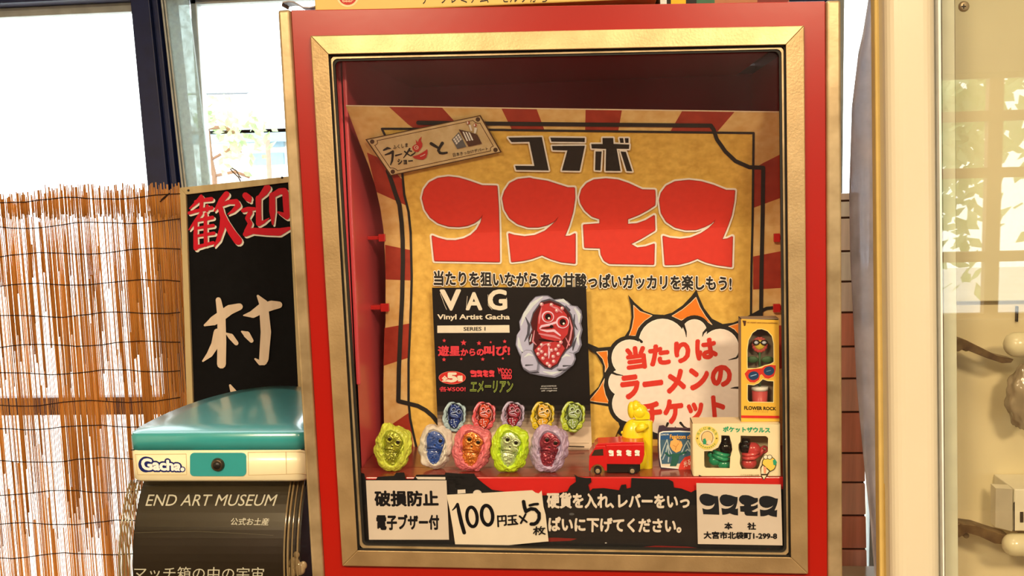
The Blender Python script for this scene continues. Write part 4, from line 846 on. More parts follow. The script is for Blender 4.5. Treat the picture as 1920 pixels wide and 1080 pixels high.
va.part('lettering'); va.text('LOVE FX', [(1008, 496), (1108, 494), (1108, 514), (1008, 516)], ink(230, 224, 200), .03); va.text('Famicom choco', [(1122, 506), (1476, 506), (1476, 560), (1122, 556)], ink(240, 170, 60), .03)
va.build(tv)
# ------------------------------------------------------------------ window box with two toys
Yb_ = .0135; kx = lambda x, y: (1290 + x / 8.305, 780 + y / 8.305)
def BP(x, y, Y=Yb_): return P(*kx(x, y), Y)
cream = mat('cream_card', (240, 206, 146), rough=.5, vary=.03, scale=25); dB = .036
bx0, bx1, bz0, bz1 = BP(72, 500).x, BP(1434, 500).x, zsh + .0005, BP(700, 118).z
wbx = thing('window_box', 'wide cream toy box with two windows at the right end of the shelf', 'toy box', ((bx0 + bx1) / 2, Yb_ + dB / 2, zsh))
outer = [BP(72, 118), BP(1428, 128), BP(1440, 1005), BP(90, 968)]
for i in (2, 3): outer[i].z = max(outer[i].z, zsh + .0003)
h1 = [(518, 300), (645, 305), (680, 430), (690, 530), (660, 640), (650, 815), (280, 808), (252, 780), (252, 548), (360, 545), (470, 490), (515, 400)]
h2 = [(820, 305), (970, 310), (1215, 312), (1248, 345), (1245, 560), (1190, 600), (1140, 680), (1110, 780), (1085, 828), (840, 828), (805, 740), (815, 620), (785, 520), (785, 440), (818, 400)]
fm = M(); loops = [outer, [BP(*p) for p in h1], [BP(*p) for p in h2]]
flat = [p for l in loops for p in l]
tris = tessellate_polygon([[Vector((p.x, p.z, 0)) for p in l] for l in loops]); tv_ = Vector((0, .0008, 0)); nn = len(flat)
fm.add(flat + [p + tv_ for p in flat], [tuple(t) for t in tris] + [tuple(i + nn for i in reversed(t)) for t in tris])
s0 = 0
for l in loops:
    m_ = len(l); fm.add(l + [p + tv_ for p in l], [(i, (i + 1) % m_, (i + 1) % m_ + m_, i + m_) for i in range(m_)]); s0 += m_
fm.build('front_panel', cream, wbx)
bb = M(); e_ = .0008
bb.box(bx0, bx0 + e_, Yb_ + .0008, Yb_ + dB, bz0, bz1); bb.box(bx1 - e_, bx1, Yb_ + .0008, Yb_ + dB, bz0, bz1); bb.box(bx0, bx1, Yb_ + .0008, Yb_ + dB, bz1 - e_, bz1); bb.box(bx0, bx1, Yb_ + .0008, Yb_ + dB, bz0, bz0 + e_); bb.box(bx0, bx1, Yb_ + dB, Yb_ + dB + e_, bz0, bz1)
bb.build('carton', cream, wbx)
clear = glass('clear_plastic', (.97, .97, .96), .05)
M().box(BP(240, 500).x, BP(1260, 500).x, Yb_ + .001, Yb_ + .0013, BP(0, 840).z, BP(0, 290).z).build('window_film', clear, wbx)
ba = Art(plane_y(Yb_)); ba.xf = lambda p: kx(*p); ba.part('lettering'); gr = ink(46, 150, 96)
ba.text('ポケットザウルス', [(548, 165), (1275, 180), (1275, 260), (548, 246)], gr, .06)
ba.text('小さな大恐竜の仲間', [(815, 905), (1105, 910), (1105, 940), (815, 936)], ink(150, 112, 66), .01); ba.stroke([(845, 968), (1080, 972)], 8, ink(170, 130, 80))
ba.stroke([(300, 945), (540, 950)], 6, ink(196, 156, 100)); ba.fill([(168, 915), (228, 940), (172, 968)], ink(40, 30, 24))
ba.part('round_badge'); ba.ell(298, 340, 180, 182, ink(232, 194, 86)); ba.ell(298, 340, 118, 124, ink(240, 206, 146))
for i, ch in enumerate('かいじゅうズ'): 
    a = math.radians(-155 + 26 * i); x, y = 298 + 150 * math.cos(a), 340 + 150 * math.sin(a); ba.text(ch, [(x - 20, y - 20), (x + 20, y - 20), (x + 20, y + 20), (x - 20, y + 20)], ink(96, 140, 60), .02)
for i in range(9):
    a = math.radians(140 - 12.5 * i); ba.ell(298 + 152 * math.cos(a), 340 + 152 * math.sin(a), 9, 9, ink(110, 130, 60), 8)
for x in (146, 446): ba.ell(x, 348, 12, 12, ink(110, 80, 40), 10)
ba.fill(lump(300, 340, 92, 106, 3, .03), ink(110, 78, 44)); ba.fill(lump(300, 340, 84, 98, 3, .03), ink(240, 184, 112)); ba.fill([(232, 360), (270, 345), (290, 400), (280, 440), (236, 438)], ink(52, 140, 88)); ba.ell(330, 412, 30, 34, ink(244, 196, 150))
ba.part('pencil_picture'); ba.fill(lump(1262, 745, 112, 122, 8, .04), ink(70, 50, 28)); ba.fill(lump(1262, 745, 100, 110, 8, .04), ink(236, 192, 74)); ba.fill([(1320, 690), (1356, 672), (1386, 720), (1360, 772), (1330, 760)], ink(54, 150, 100))
ba.fill([(1128, 800), (1160, 745), (1280, 850), (1240, 930), (1180, 1000), (1140, 950)], ink(70, 50, 28)); ba.fill([(1142, 810), (1166, 770), (1262, 858), (1228, 900), (1140, 900)], ink(240, 210, 160)); ba.fill([(1172, 780), (1222, 800), (1216, 900), (1178, 890)], ink(232, 150, 100)); ba.fill([(1148, 925), (1222, 925), (1182, 985)], ink(240, 206, 150))
for x in (1210, 1272): ba.ell(x, 640, 40, 38, ink(70, 50, 28)); ba.ell(x, 640, 31, 29, ink(240, 214, 168))
for i in range(7): ba.stroke([(1262 + 22 * i, 950 + 5 * math.sin(i * 2)), (1270 + 22 * i, 956)], 7, ink(140, 106, 64))
ba.build(wbx)
m_tg = mat('green_plastic', (44, 152, 92), rough=.22, spec=.5, coat=.5, vary=.05); m_tp = mat('coral_plastic', (222, 72, 62), rough=.22, spec=.5, coat=.5, vary=.05); m_tb = mat('glossy_black', (26, 24, 22), rough=.12, raw=True, coat=.6)
kb_ = mpp(Yb_) / 8.305; Yq = Yb_ + .019
def toy(kind, lab, body_mat, x0):
    t = thing('pocket_toy', lab, 'toy', (BP(x0, 800, Yq).x, Yq, bz0 + .001), 'toys in the window box')
    Q = lambda x, y, d=0: BP(x, y, Yq - d)
    b = M()
    if kind == 0:
        b.sph(Q(420, 690), 100 * kb_, 80 * kb_, 85 * kb_); b.sph(Q(570, 745), 120 * kb_, 95 * kb_, 90 * kb_); b.sph(Q(350, 600), 50 * kb_, 40 * kb_, 55 * kb_)
        for y, w_ in ((600, 150), (660, 165)): b.tube([Q(390, y - 60, 60 * kb_), Q(470, y - 15, 100 * kb_), Q(560, y + 15, 110 * kb_), Q(660, y + 10, 70 * kb_)], [26 * kb_, 36 * kb_, 38 * kb_, 26 * kb_], 12)
    else:
        b.sph(Q(950, 730), 125 * kb_, 95 * kb_, 95 * kb_); b.sph(Q(1010, 520), 120 * kb_, 95 * kb_, 115 * kb_)
        for y in (595, 650): b.tube([Q(845, y, 60 * kb_), Q(930, y + 14, 105 * kb_), Q(1020, y + 4, 110 * kb_), Q(1100, y - 28, 60 * kb_)], [26 * kb_, 34 * kb_, 36 * kb_, 26 * kb_], 12)
        b.tube([Q(1100, 620), Q(1150, 560), Q(1165, 510)], 34 * kb_, 10)
    b.build('body', body_mat, t)
    h = M()
    if kind == 0: h.sph(Q(590, 500), 105 * kb_, 85 * kb_, 115 * kb_, 0, 22, 14); h.tube([Q(580, 420), Q(590, 360), Q(590, 310)], [80 * kb_, 62 * kb_, 55 * kb_], 14)
    else: h.sph(Q(890, 490), 95 * kb_, 85 * kb_, 110 * kb_, 0, 22, 14); h.tube([Q(900, 430), Q(905, 350)], [80 * kb_, 56 * kb_], 14)
    h.build('hood', m_tb, t)
    if kind == 1:
        l = M(); c_ = Q(1188, 520); l.tube([c_ + Vector((math.cos(a) * 46 * kb_, 0, math.sin(a) * 46 * kb_)) for a in [6.283 * i / 18 for i in range(18)]], 19 * kb_, 8, closed=True); l.build('loop', body_mat, t)
toy(0, 'green plastic toy with a black hood in the left window of the cream box', m_tg, 500); toy(1, 'coral red plastic toy with a ring in the right window of the cream box', m_tp, 960)
# ------------------------------------------------------------------ tall yellow flower box standing on the window box
Yf = .022; kf = lambda x, y: (1380 + x / 5.4, 590 + y / 5.4)
def FP(x, y, Y=Yf): return P(*kf(x, y), Y)
m_ybox = mat('amber_card', (236, 172, 54), rough=.45, vary=.03, scale=25); dF = .026
fz0 = bz1 + .0004
fo = [FP(52, 45), FP(434, 55), FP(440, 1050), FP(52, 1045)]
for i in (2, 3): fo[i].z = fz0
fx0, fx1, fz1 = fo[0].x, fo[1].x, fo[0].z
fb = thing('flower_box', 'tall amber box with a flower toy standing on the cream box', 'toy box', ((fx0 + fx1) / 2, Yf + dF / 2, fz0))
arch = [(114, 545), (112, 360), (125, 260), (165, 185), (215, 148), (262, 143), (320, 165), (365, 215), (382, 290), (384, 480), (350, 500), (300, 512), (255, 530), (200, 545)]
w2_ = [(116, 705), (180, 712), (230, 690), (270, 650), (320, 668), (382, 672), (380, 888), (130, 884), (114, 860)]
loops = [fo, [FP(*p) for p in arch], [FP(*p) for p in w2_]]; flat = [p for l in loops for p in l]; nn = len(flat)
tris = tessellate_polygon([[Vector((p.x, p.z, 0)) for p in l] for l in loops]); fm = M()
fm.add(flat + [p + tv_ for p in flat], [tuple(t) for t in tris] + [tuple(i + nn for i in reversed(t)) for t in tris])
for l in loops: m_ = len(l); fm.add(l + [p + tv_ for p in l], [(i, (i + 1) % m_, (i + 1) % m_ + m_, i + m_) for i in range(m_)])
fm.build('front_panel', m_ybox, fb)
bb = M(); bb.box(fx0, fx0 + e_, Yf + .0008, Yf + dF, fz0, fz1); bb.box(fx1 - e_, fx1, Yf + .0008, Yf + dF, fz0, fz1); bb.box(fx0, fx1, Yf + .0008, Yf + dF, fz1 - e_, fz1); bb.box(fx0, fx1, Yf + .0008, Yf + dF, fz0, fz0 + e_); bb.box(fx0, fx1, Yf + dF, Yf + dF + e_, fz0, fz1)
bb.build('carton', mat('grey_inner_card', (150, 122, 88), rough=.6), fb)
M().box(FP(105, 500).x, FP(392, 500).x, Yf + .001, Yf + .0013, FP(0, 895).z, FP(0, 135).z).build('window_film', clear, fb)
fa = Art(plane_y(Yf)); fa.xf = lambda p: kf(*p); fa.part('lettering')
for l in (arch, w2_): fa.stroke(l, 7, ink(244, 212, 130), True)
fa.text('FLOWER ROCK', [(85, 926), (404, 936), (404, 968), (85, 962)], ink(30, 24, 18), .035); fa.text('フラワーロック', [(170, 972), (326, 976), (326, 992), (170, 990)], ink(190, 130, 50), .01)
fa.text('MY HEART AND SOUL HAPPINESS', [(112, 72), (420, 80), (420, 94), (112, 86)], ink(150, 96, 34), .02); fa.fill([(64, 58), (104, 62), (96, 110), (82, 116), (76, 88)], ink(84, 50, 28)); fa.fill([(52, 1020), (438, 1024), (440, 1050), (52, 1045)], ink(212, 48, 36))
fa.part('printed_sunglasses'); gl_ = [(86, 598), (120, 558), (200, 548), (262, 542), (290, 522), (350, 508), (404, 512), (402, 560), (384, 622), (330, 650), (290, 640), (262, 604), (246, 610), (232, 660), (190, 688), (140, 684), (108, 650)]
fa.stroke(gl_, 10, ink(248, 196, 90), True); fa.fill(gl_, ink(206, 50, 34)); fa.ell(178, 618, 54, 44, ink(34, 60, 84), rot=-.2); fa.ell(334, 570, 54, 46, ink(34, 60, 84), rot=-.2); fa.stroke([(150, 622), (205, 606)], 9, ink(150, 170, 180)); fa.stroke([(310, 574), (350, 564)], 6, ink(120, 140, 150))
fa.build(fb)
Yw = Yf + .013; kw = mpp(Yw) / 5.4; FQ_ = lambda x, y, d=0: FP(x, y, Yw - d)
fw = thing('toy_flower', 'toy flower wearing black glasses in a red pot inside the amber box', 'toy', (FQ_(238, 880).x, Yw, fz0 + e_), None)
pt = M(); pz = fz0 + e_ + .0002; pcx = FQ_(240, 880).x
pt.tube([(pcx, Yw, pz), (pcx, Yw, FQ_(0, 760).z)], [66 * kw, 78 * kw], 26); pt.build('pot', mat('coral_pot', (222, 84, 72), rough=.35, vary=.1), fw)
M().tube([(pcx, Yw, FQ_(0, 762).z), (pcx, Yw, FQ_(0, 728).z)], 90 * kw * .92, 26).build('pot_rim', mat('cream_rim', (246, 222, 186), rough=.4), fw)
M().tube([(pcx, Yw, FQ_(0, 735).z), FQ_(244, 600), FQ_(240, 500), FQ_(240, 380)], 12 * kw, 8).build('stem', mat('stem_green', (62, 92, 48), rough=.5), fw)
for x in (165, 320): M().sph(FQ_(x, 455), 62 * kw, 14 * kw, 34 * kw, 0, 14, 8).build('leaf', MC['stem_green'], fw)
pe = M()
for i in range(14): a = 6.283 * i / 14; pe.sph(FQ_(240 + 58 * math.cos(a), 305 + 58 * math.sin(a)), 24 * kw, 12 * kw, 24 * kw, 0, 10, 6)
pe.build('petals', mat('petal_red', (206, 78, 62), rough=.5), fw)
M().sph(FQ_(240, 305, 8 * kw), 52 * kw, 22 * kw, 50 * kw, 0, 18, 10).build('face', mat('flower_yellow', (236, 190, 60), rough=.4), fw)
sg = M()
for x in (205, 285): sg.tube([FQ_(x + 30 * math.cos(a), 282 + 22 * math.sin(a), 34 * kw) for a in [6.283 * i / 14 for i in range(14)]], 7 * kw, 6, closed=True)
sg.tube([FQ_(233, 280, 34 * kw), FQ_(257, 280, 34 * kw)], 6 * kw, 6); sg.build('glasses', m_tb, fw)
for x in (205, 285): M().sph(FQ_(x, 282, 28 * kw), 22 * kw, 6 * kw, 16 * kw, 0, 12, 6).build('eye', mat('eye_white', (220, 206, 190), rough=.3), fw)
# ------------------------------------------------------------------ things on top of the machine
def ztop_at(x): t = (x - Ao.x) / (Bo.x - Ao.x); return Ao.z + (Bo.z - Ao.z) * t - .003
Yx = .012
zb1 = max(ztop_at(P(588, 10, Yx).x), ztop_at(P(1236, 10, Yx).x)) + .0006
yb = thing('beer_carton', 'yellow printed carton with black writing lying on top of the red machine', 'carton', (P(912, 10, Yx).x, Yx + .12, zb1))
cx0, cx1 = P(590, 10, Yx).x, P(1233, 5, Yx).x
M().box(cx0, cx1, Yx, Yx + .24, zb1, zb1 + .13).build('carton', mat('yellow_carton', (226, 178, 84), rough=.45, vary=.04, scale=10), yb, bevel=.002)
xa = Art(plane_y(Yx)); xa.part('lettering'); xa.text('ザ・プレミアム・モルツから', [(787, -20), (1027, -22), (1027, 5), (787, 8)], ink(48, 36, 26), .0)
xa.part('red_seal'); xa.ell(652, -8, 21, 21, ink(240, 206, 140)); xa.ell(652, -8, 17.5, 17.5, ink(196, 52, 38)); xa.text('beer', [(641, -1), (663, -1), (661, 4), (643, 4)], ink(236, 190, 140), .02)
xa.build(yb)
Ys2 = .05; cx2, cx3 = P(1237, 5, Ys2).x, P(1480, 2, Ys2).x; zb2 = max(ztop_at(cx2), ztop_at(cx3)) + .0006
pbx = thing('picture_box', 'box with a colourful picture at the right on top of the red machine', 'box', ((cx2 + cx3) / 2, Ys2 + .08, zb2))
M().box(cx2, cx3, Ys2, Ys2 + .16, zb2, zb2 + .1).build('carton', mat('brown_carton', (150, 92, 50), rough=.5), pbx, bevel=.0015)
xb = Art(plane_y(Ys2)); xb.part('printed_picture')
for a, b, c in ((1238, 1250, (232, 224, 206)), (1250, 1258, (30, 24, 20)), (1258, 1286, (226, 166, 30)), (1286, 1306, (30, 26, 22)), (1306, 1340, (60, 96, 62)), (1340, 1420, (172, 104, 62)), (1420, 1478, (120, 40, 30))): xb.fill([(a, -70), (b, -70), (b, 12), (a, 12)], ink(*c))
xb.build(pbx)
zs1 = ztop_at(P(545, 12, .03).x)
stp = M(); ysd = .02
pth = [(528, 12), (530, 6), (541, 4), (550, 5), (558, 9), (566, 15), (580, 16), (600, 11), (618, 10)]
top_ = [P(x, y, ysd) for x, y in pth]
for p in top_: p.z = max(p.z, ztop_at(p.x) + .0015)
for a, b in zip(top_[:-1], top_[1:]): stp.prism([a, b, b + Vector((0, 0, .0022)), a + Vector((0, 0, .0022))], (0, .03, 0))
stp.add([top_[0] - Vector((0, 0, top_[0].z - ztop_at(top_[0].x) - .0003)) + Vector((dx, dy, dz)) for dz in (0, .004) for dy in (0, .03) for dx in (0, .012)], [(0, 2, 3, 1), (4, 5, 7, 6), (0, 1, 5, 4), (2, 6, 7, 3), (0, 4, 6, 2), (1, 3, 7, 5)])
tag(stp.build('metal_strap', mat('grey_strap', (130, 124, 128), rough=.4, metal=.5, raw=True), bevel=.0006), 'bent grey strap on the top left corner of the red machine', 'strap')
# ------------------------------------------------------------------ capsule machine on the left
YG = .06; m_teal = mat('teal_plastic', (48, 156, 162), rough=.14, spec=.6, coat=.6, raw=True, vary=.03); n_ = m_teal.node_tree.nodes['Principled BSDF']; n_.inputs['Coat Roughness'].default_value = .32; n_.inputs['Coat Weight'].default_value = 1.0
m_cr = mat('cream_plastic', (246, 216, 156), rough=.3, spec=.5, coat=.2, vary=.02)
gx0, gx1 = P(241, 850, YG).x, P(575, 850, YG).x; gxc, gw = (gx0 + gx1) / 2, (gx1 - gx0) / 2
z_t, z_m, z_b = P(408, 812, YG).z, P(408, 844, YG).z, P(408, 899, YG).z
gm = thing('capsule_machine', 'capsule toy machine with a teal lid beside the red vending machine', 'capsule machine', (gxc, YG + .16, 0))
GD = .31
def plan(k, off=0.0, n=40):                                        # straight front, half round back
    out = []
    for i in range(n + 1):
        a = math.pi * i / n; c_, s_ = math.cos(a), math.sin(a)
        out.append((gxc + gw * k * math.copysign(abs(c_) ** .95, c_), YG + off + .03 + (GD - .03) * k * s_))
    rc = .016
    fl_ = [(gxc - gw * k, YG + off + rc)] + [(gxc - gw * k + rc * (1 - math.cos(t)), YG + off + rc * (1 - math.sin(t))) for t in (.5, 1.0)] + [(gxc - gw * k + rc, YG + off)] + [(gxc + gw * k - rc, YG + off)] + [(gxc + gw * k - rc * (1 - math.cos(t)), YG + off + rc * (1 - math.sin(t))) for t in (1.0, .5)] + [(gxc + gw * k, YG + off + rc)]
    return out + fl_
def loft(levels, name, mt, parent, cap_top=True, cap_bot=True, smooth=True):
    mb = M(); n = len(levels[0][0])
    vs = []
    for pl, zf in levels: vs += [(x, y, zf(x, y) if callable(zf) else zf) for x, y in pl]
    fs = [(i * n + j, i * n + (j + 1) % n, (i + 1) * n + (j + 1) % n, (i + 1) * n + j) for i in range(len(levels) - 1) for j in range(n)]
    mb.add(vs, fs, 0, smooth)
    if cap_bot: mb.add(vs[:n], [tuple(range(n - 1, -1, -1))], 0)
    if cap_top:
        L = vs[-n:]; c_ = Vector((gxc, YG + .15, sum(v[2] for v in L) / n + .001)); mb.add(L + [c_], [(i, (i + 1) % n, n) for i in range(n)], 0, smooth)
    return mb.build(name, mt, parent)
rise = lambda base: (lambda x, y: base + .005 * min(1, max(0, (y - YG) / GD)) ** .85)
loft([(plan(1.0), z_m), (plan(1.0), z_t - .006), (plan(.992, .0025), rise(z_t - .0015))], 'lid', m_teal, gm, cap_top=False)
m_lt = mat('teal_plastic_sky_sheen', (84, 176, 190), rough=.14, spec=.6, coat=1.0, raw=True, vary=.03); m_lt.node_tree.nodes['Principled BSDF'].inputs['Coat Roughness'].default_value = .3  # paler cyan than the lid band: sky reflection painted into the colour
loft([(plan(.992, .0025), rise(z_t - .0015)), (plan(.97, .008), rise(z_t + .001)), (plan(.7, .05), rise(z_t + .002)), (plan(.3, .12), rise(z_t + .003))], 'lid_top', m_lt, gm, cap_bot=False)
loft([(plan(.985, .004), z_b - .004), (plan(1.0), z_b), (plan(1.0), z_m)], 'collar', m_cr, gm)
M().box(gxc - gw * .98, gxc + gw * .98, YG + .002, YG + .0025, z_m - .0006, z_m + .0006).build('seam', m_dark, gm)
ga = Art(plane_y(YG)); ga.part('logo'); kg = lambda pts: cps(200, 860, 4.8, pts); navy = ink(26, 34, 84)
lq_ = kg([(312, 0), (664, 22), (664, 106), (322, 98)])
ga.ell(*kg([(352, 52)])[0], 14, 15, navy); ga.text('Gacha', lq_, ink(250, 236, 206), .05, navy, .11); ga.ell(*kg([(682, 96)])[0], 5.4, 5.4, navy); ga.ell(*kg([(682, 96)])[0], 3.6, 3.6, ink(250, 236, 206))
ga.part('panel_outline')
for q4 in ([(253, 852), (349, 851), (350, 890), (258, 890)],): ga.stroke(q4, .9, ink(206, 168, 108), True, rnd=False)
ga.part('panel_outline#2')
for q4 in ([(465, 848), (536, 847), (537, 889), (466, 891)], [(536, 847), (573, 847), (573, 888), (537, 889)]): ga.stroke(q4, .9, ink(206, 168, 108), True, rnd=False)
ga.build(gm)
def rr_poly(x0, y0, x1, y1, r):
    out = []
    for cx, cy, a0 in ((x1 - r, y0 + r, 270), (x1 - r, y1 - r, 0), (x0 + r, y1 - r, 90), (x0 + r, y0 + r, 180)):
        for i in range(6): a = math.radians(a0 + 18 * i); out.append((cx + r * math.cos(a), cy + r * math.sin(a)))
    return out
lp = M().prism([P(x, y, YG - .0015) for x, y in rr_poly(356, 849, 461.5, 893, 8)], (0, .003, 0)).build('lock_plate', m_teal, gm, bevel=.0004)
lc = P(409, 871, YG - .001)
M().tube([lc + Vector((0, -.006, 0)), lc], [.0085, .0108], 28).build('lock', mat('lock_steel', (96, 84, 70), rough=.3, metal=.8, raw=True), lp, bevel=.0008)
M().tube([lc + Vector((0, -.0072, 0)), lc + Vector((0, -.0055, 0))], [.0052, .006], 22).build('keyhole', m_dark, lp)
# curved clear drum with a black card inside
ycard_t, ycard_b = .098, .045; zc_t, zc_b = P(400, 906, .095).z, P(380, 1085, .045).z; hh = zc_t - zc_b; bb_ = ycard_t - ycard_b; RD = (hh * hh + bb_ * bb_) / (2 * bb_); YCc = ycard_b + RD
def drum(off):
    def f(px, py, lift):
        d = ray(px, py); lo, hi = (0.0 - CAM.y) / d.y, (.13 - CAM.y) / d.y
        for _ in range(34):
            mid = (lo + hi) / 2; p = CAM + d * mid; rad = math.hypot(p.y - YCc, p.z - zc_b)
            if rad > RD + off: lo = mid
            else: hi = mid
        return CAM + d * ((lo + hi) / 2) - d.normalized() * lift
    return f
def arc(off, z0, z1, n=18):
    out = []
    for i in range(n + 1):
        z = z0 + (z1 - z0) * i / n; out.append((YCc - math.sqrt(max(1e-9, (RD + off) ** 2 - (z - zc_b) ** 2)), z))
    return out
zlow = zc_b - .10
xc0, xc1 = P(265, 921, .09).x, P(545, 915, .09).x
def sheet(x0, x1, off, z0, z1, th, name, mt, parent, n=20):
    a = arc(off, z0, z1, n); b = arc(off - th, z0, z1, n); mb = M(); n1 = len(a)
    vs = [(x, y, z) for x in (x0, x1) for (y, z) in a] + [(x, y, z) for x in (x0, x1) for (y, z) in b]
    fs = [(i, i + 1, n1 + i + 1, n1 + i) for i in range(n1 - 1)] + [(2 * n1 + i, 3 * n1 + i, 3 * n1 + i + 1, 2 * n1 + i + 1) for i in range(n1 - 1)]
    fs += [(i, 2 * n1 + i, 2 * n1 + i + 1, i + 1) for i in range(n1 - 1)] + [(n1 + i, n1 + i + 1, 3 * n1 + i + 1, 3 * n1 + i) for i in range(n1 - 1)] + [(0, n1, 3 * n1, 2 * n1), (n1 - 1, 3 * n1 - 1, 4 * n1 - 1, 2 * n1 - 1)]
    mb.add(vs, fs, 0, False); return mb.build(name, mt, parent)
m_bcard = mat('black_display_card', (40, 33, 23), rough=.34, spec=.45, vary=.05, raw=True)
ztc = P(400, 912, .092).z
cd_ = sheet(xc0, xc1, 0, zlow, ztc, .001, 'display_card', m_bcard, gm)
cl_ = Art(drum(0.0002), (900, 1100, 6)); cl_.part('lettering'); cl_.xf = crop(200, 860, 4.8); iv = ink(238, 220, 186)
cl_.text('END ART MUSEUM', [(378, 322), (1540, 322), (1505, 425), (348, 425)], iv, -.004)
cl_.text('公式お土産', [(1122, 533), (1466, 535), (1452, 600), (1114, 598)], iv, .01); cl_.text('マッチ箱の中の宇宙', [(250, 970), (1418, 978), (1410, 1092), (244, 1086)], iv, .0)
cl_.part('card_seam'); cl_.stroke([(215, 668), (500, 660), (800, 655), (1200, 672), (1500, 690)], 3, ink(120, 104, 76), rnd=False)
cl_.build(gm)
m_clear = glass('clear_acrylic', (.93, .92, .88), .06, .02)
sheet(xc0 - .019, xc1 + .022, .008, zlow, P(400, 903, .09).z, .002, 'clear_cover', m_clear, gm)
m_rimc = mat('yellowed_clear_rim', (128, 110, 78), rough=.12, spec=.6, coat=.5, raw=True)
for x_, r_ in ((xc0 - .001, .0012), (xc0 - .0065, .0016), (xc0 - .0115, .0013), (xc0 - .0165, .0017), (xc1 + .001, .0014), (xc1 + .0065, .0018), (xc1 + .013, .0012), (xc1 + .0215, .0016)):
    M().tube([(x_, y, z) for y, z in arc(.0085, zlow, P(400, 901, .09).z, 22)], r_, 8).build('cover_rib', m_rimc, gm)
bk = M(); bk.prism([(xc0 - .002, y, z) for y, z in arc(-.004, zlow, z_b - .004, 14)] + [(xc0 - .002, .25, z_b - .004), (xc0 - .002, .25, zlow)], (xc1 - xc0 + .024, 0, 0)); bk.build('dark_inner_wall', mat('dark_inner', (34, 26, 18), rough=.5, raw=True), gm)
M().box(gx0 + .006, gx1 - .006, .05, .30, .0, zlow).build('base_cabinet', m_cr, gm, bevel=.006)
kn = M()
for p, r in (((552, 1056), .009), ((561, 1066), .010), ((548, 1072), .008), ((556, 1040), .005), ((569, 1060), .006)): kn.sph(P(*p, .050), r, r * .5, r * 1.1, 0, 12, 8)
kn.build('cover_clip', mat('milky_plastic', (170, 150, 116), rough=.15, raw=True, coat=.5), gm)
# ------------------------------------------------------------------ leaning black board with brush lettering
YBo = .42; m_bframe = mat('pale_wood_frame', (206, 172, 112), rough=.5, rgb2=(176, 140, 84), scale=30, aniso=(1, 1, .15), spec=.3); m_board = mat('black_board', (10, 10, 14), rough=.75, spec=.15, raw=True, vary=.2, scale=40, bump=.1)
yend = 1700
def L_(a, b, y): return ext(a, b, y)
lo_a, lo_b = (337, 352), (350.5, 770); ro_a, ro_b = (553, 329.5), (575, 722)
li_a, li_b = (348, 365), (362, 770); ri_a, ri_b = (540, 340), (558.5, 722)
def floor_pt(a, b):
    for y in range(1080, 2600, 4):
        p = ext(a, b, y)
        if P(*p, YBo).z < .006: return p
    return p
bd_ = thing('welcome_board', 'leaning black board with red and cream brush characters in a pale wooden frame', 'sign board', P(*floor_pt(lo_a, lo_b), YBo))
M().prism([P(*p, YBo + .006) for p in [(343, 358), (548, 336), floor_pt(ri_a, ri_b), floor_pt(li_a, li_b)]], (0, .008, 0)).build('board', m_board, bd_)
M().prism([P(*p, YBo) for p in [lo_a, (ro_a[0], ro_a[1]), (541, 342), li_a]], (0, .02, 0)).build('frame_rail', m_bframe, bd_, bevel=.001)
M().prism([P(*p, YBo) for p in [lo_a, li_a, floor_pt(li_a, li_b), floor_pt(lo_a, lo_b)]], (0, .02, 0)).build('frame_stile', m_bframe, bd_, bevel=.001)
M().prism([P(*p, YBo) for p in [ri_a, ro_a, floor_pt(ro_a, ro_b), floor_pt(ri_a, ri_b)]], (0, .02, 0)).build('frame_stile', m_bframe, bd_, bevel=.001)
hk = M(); hk.tube([P(x, y, YBo + .01) for x, y in [(451, 340), (447, 332), (436, 322), (432, 317), (435, 315.5), (443, 320), (449, 331), (452, 334)]], .0012, 6); hk.build('wire_hook', mat('rusty_wire', (110, 92, 70), rough=.5, metal=.5, raw=True), bd_)
for p in ((353.5, 357), (529, 333)): M().tube([P(*p, YBo) + Vector((0, -.001, 0)), P(*p, YBo)], .0022, 10).build('nail', m_dark, bd_)
ar = Art(plane_y(YBo + .006)); ar.part('red_characters'); red_b = ink(206, 20, 34); crm = ink(240, 214, 176)
HUAN = [([(268, 268), (210, 350), (115, 438)], [40, 48, 22]), ([(190, 345), (300, 325), (405, 312)], [40, 50, 60]), ([(105, 500), (200, 470), (410, 430)], [44, 46, 52]), ([(280, 290), (270, 400), (262, 470)], 50), ([(350, 400), (345, 470)], 40), ([(268, 500), (190, 610), (105, 725)], [48, 46, 18]), ([(330, 510), (335, 590)], [40, 46]),
        ([(196, 620), (190, 800), (195, 975)], [46, 56, 64]), ([(325, 560), (325, 760), (330, 930)], [46, 52, 50]), ([(215, 600), (420, 560)], [40, 50]), ([(205, 705), (430, 668)], [34, 46]), ([(205, 810), (440, 772)], [34, 46]), ([(190, 965), (300, 935), (430, 900)], [56, 46, 46]),
        ([(610, 245), (540, 330), (450, 470)], [80, 76, 26]), ([(540, 390), (640, 350), (740, 345), (770, 395)], [50, 58, 72, 70]), ([(765, 400), (700, 470), (630, 515)], [72, 50, 18]), ([(530, 440), (560, 560), (550, 700), (500, 860), (445, 950)], [70, 70, 74, 60, 20]), ([(540, 470), (600, 620), (680, 760), (765, 875)], [50, 78, 100, 112])]
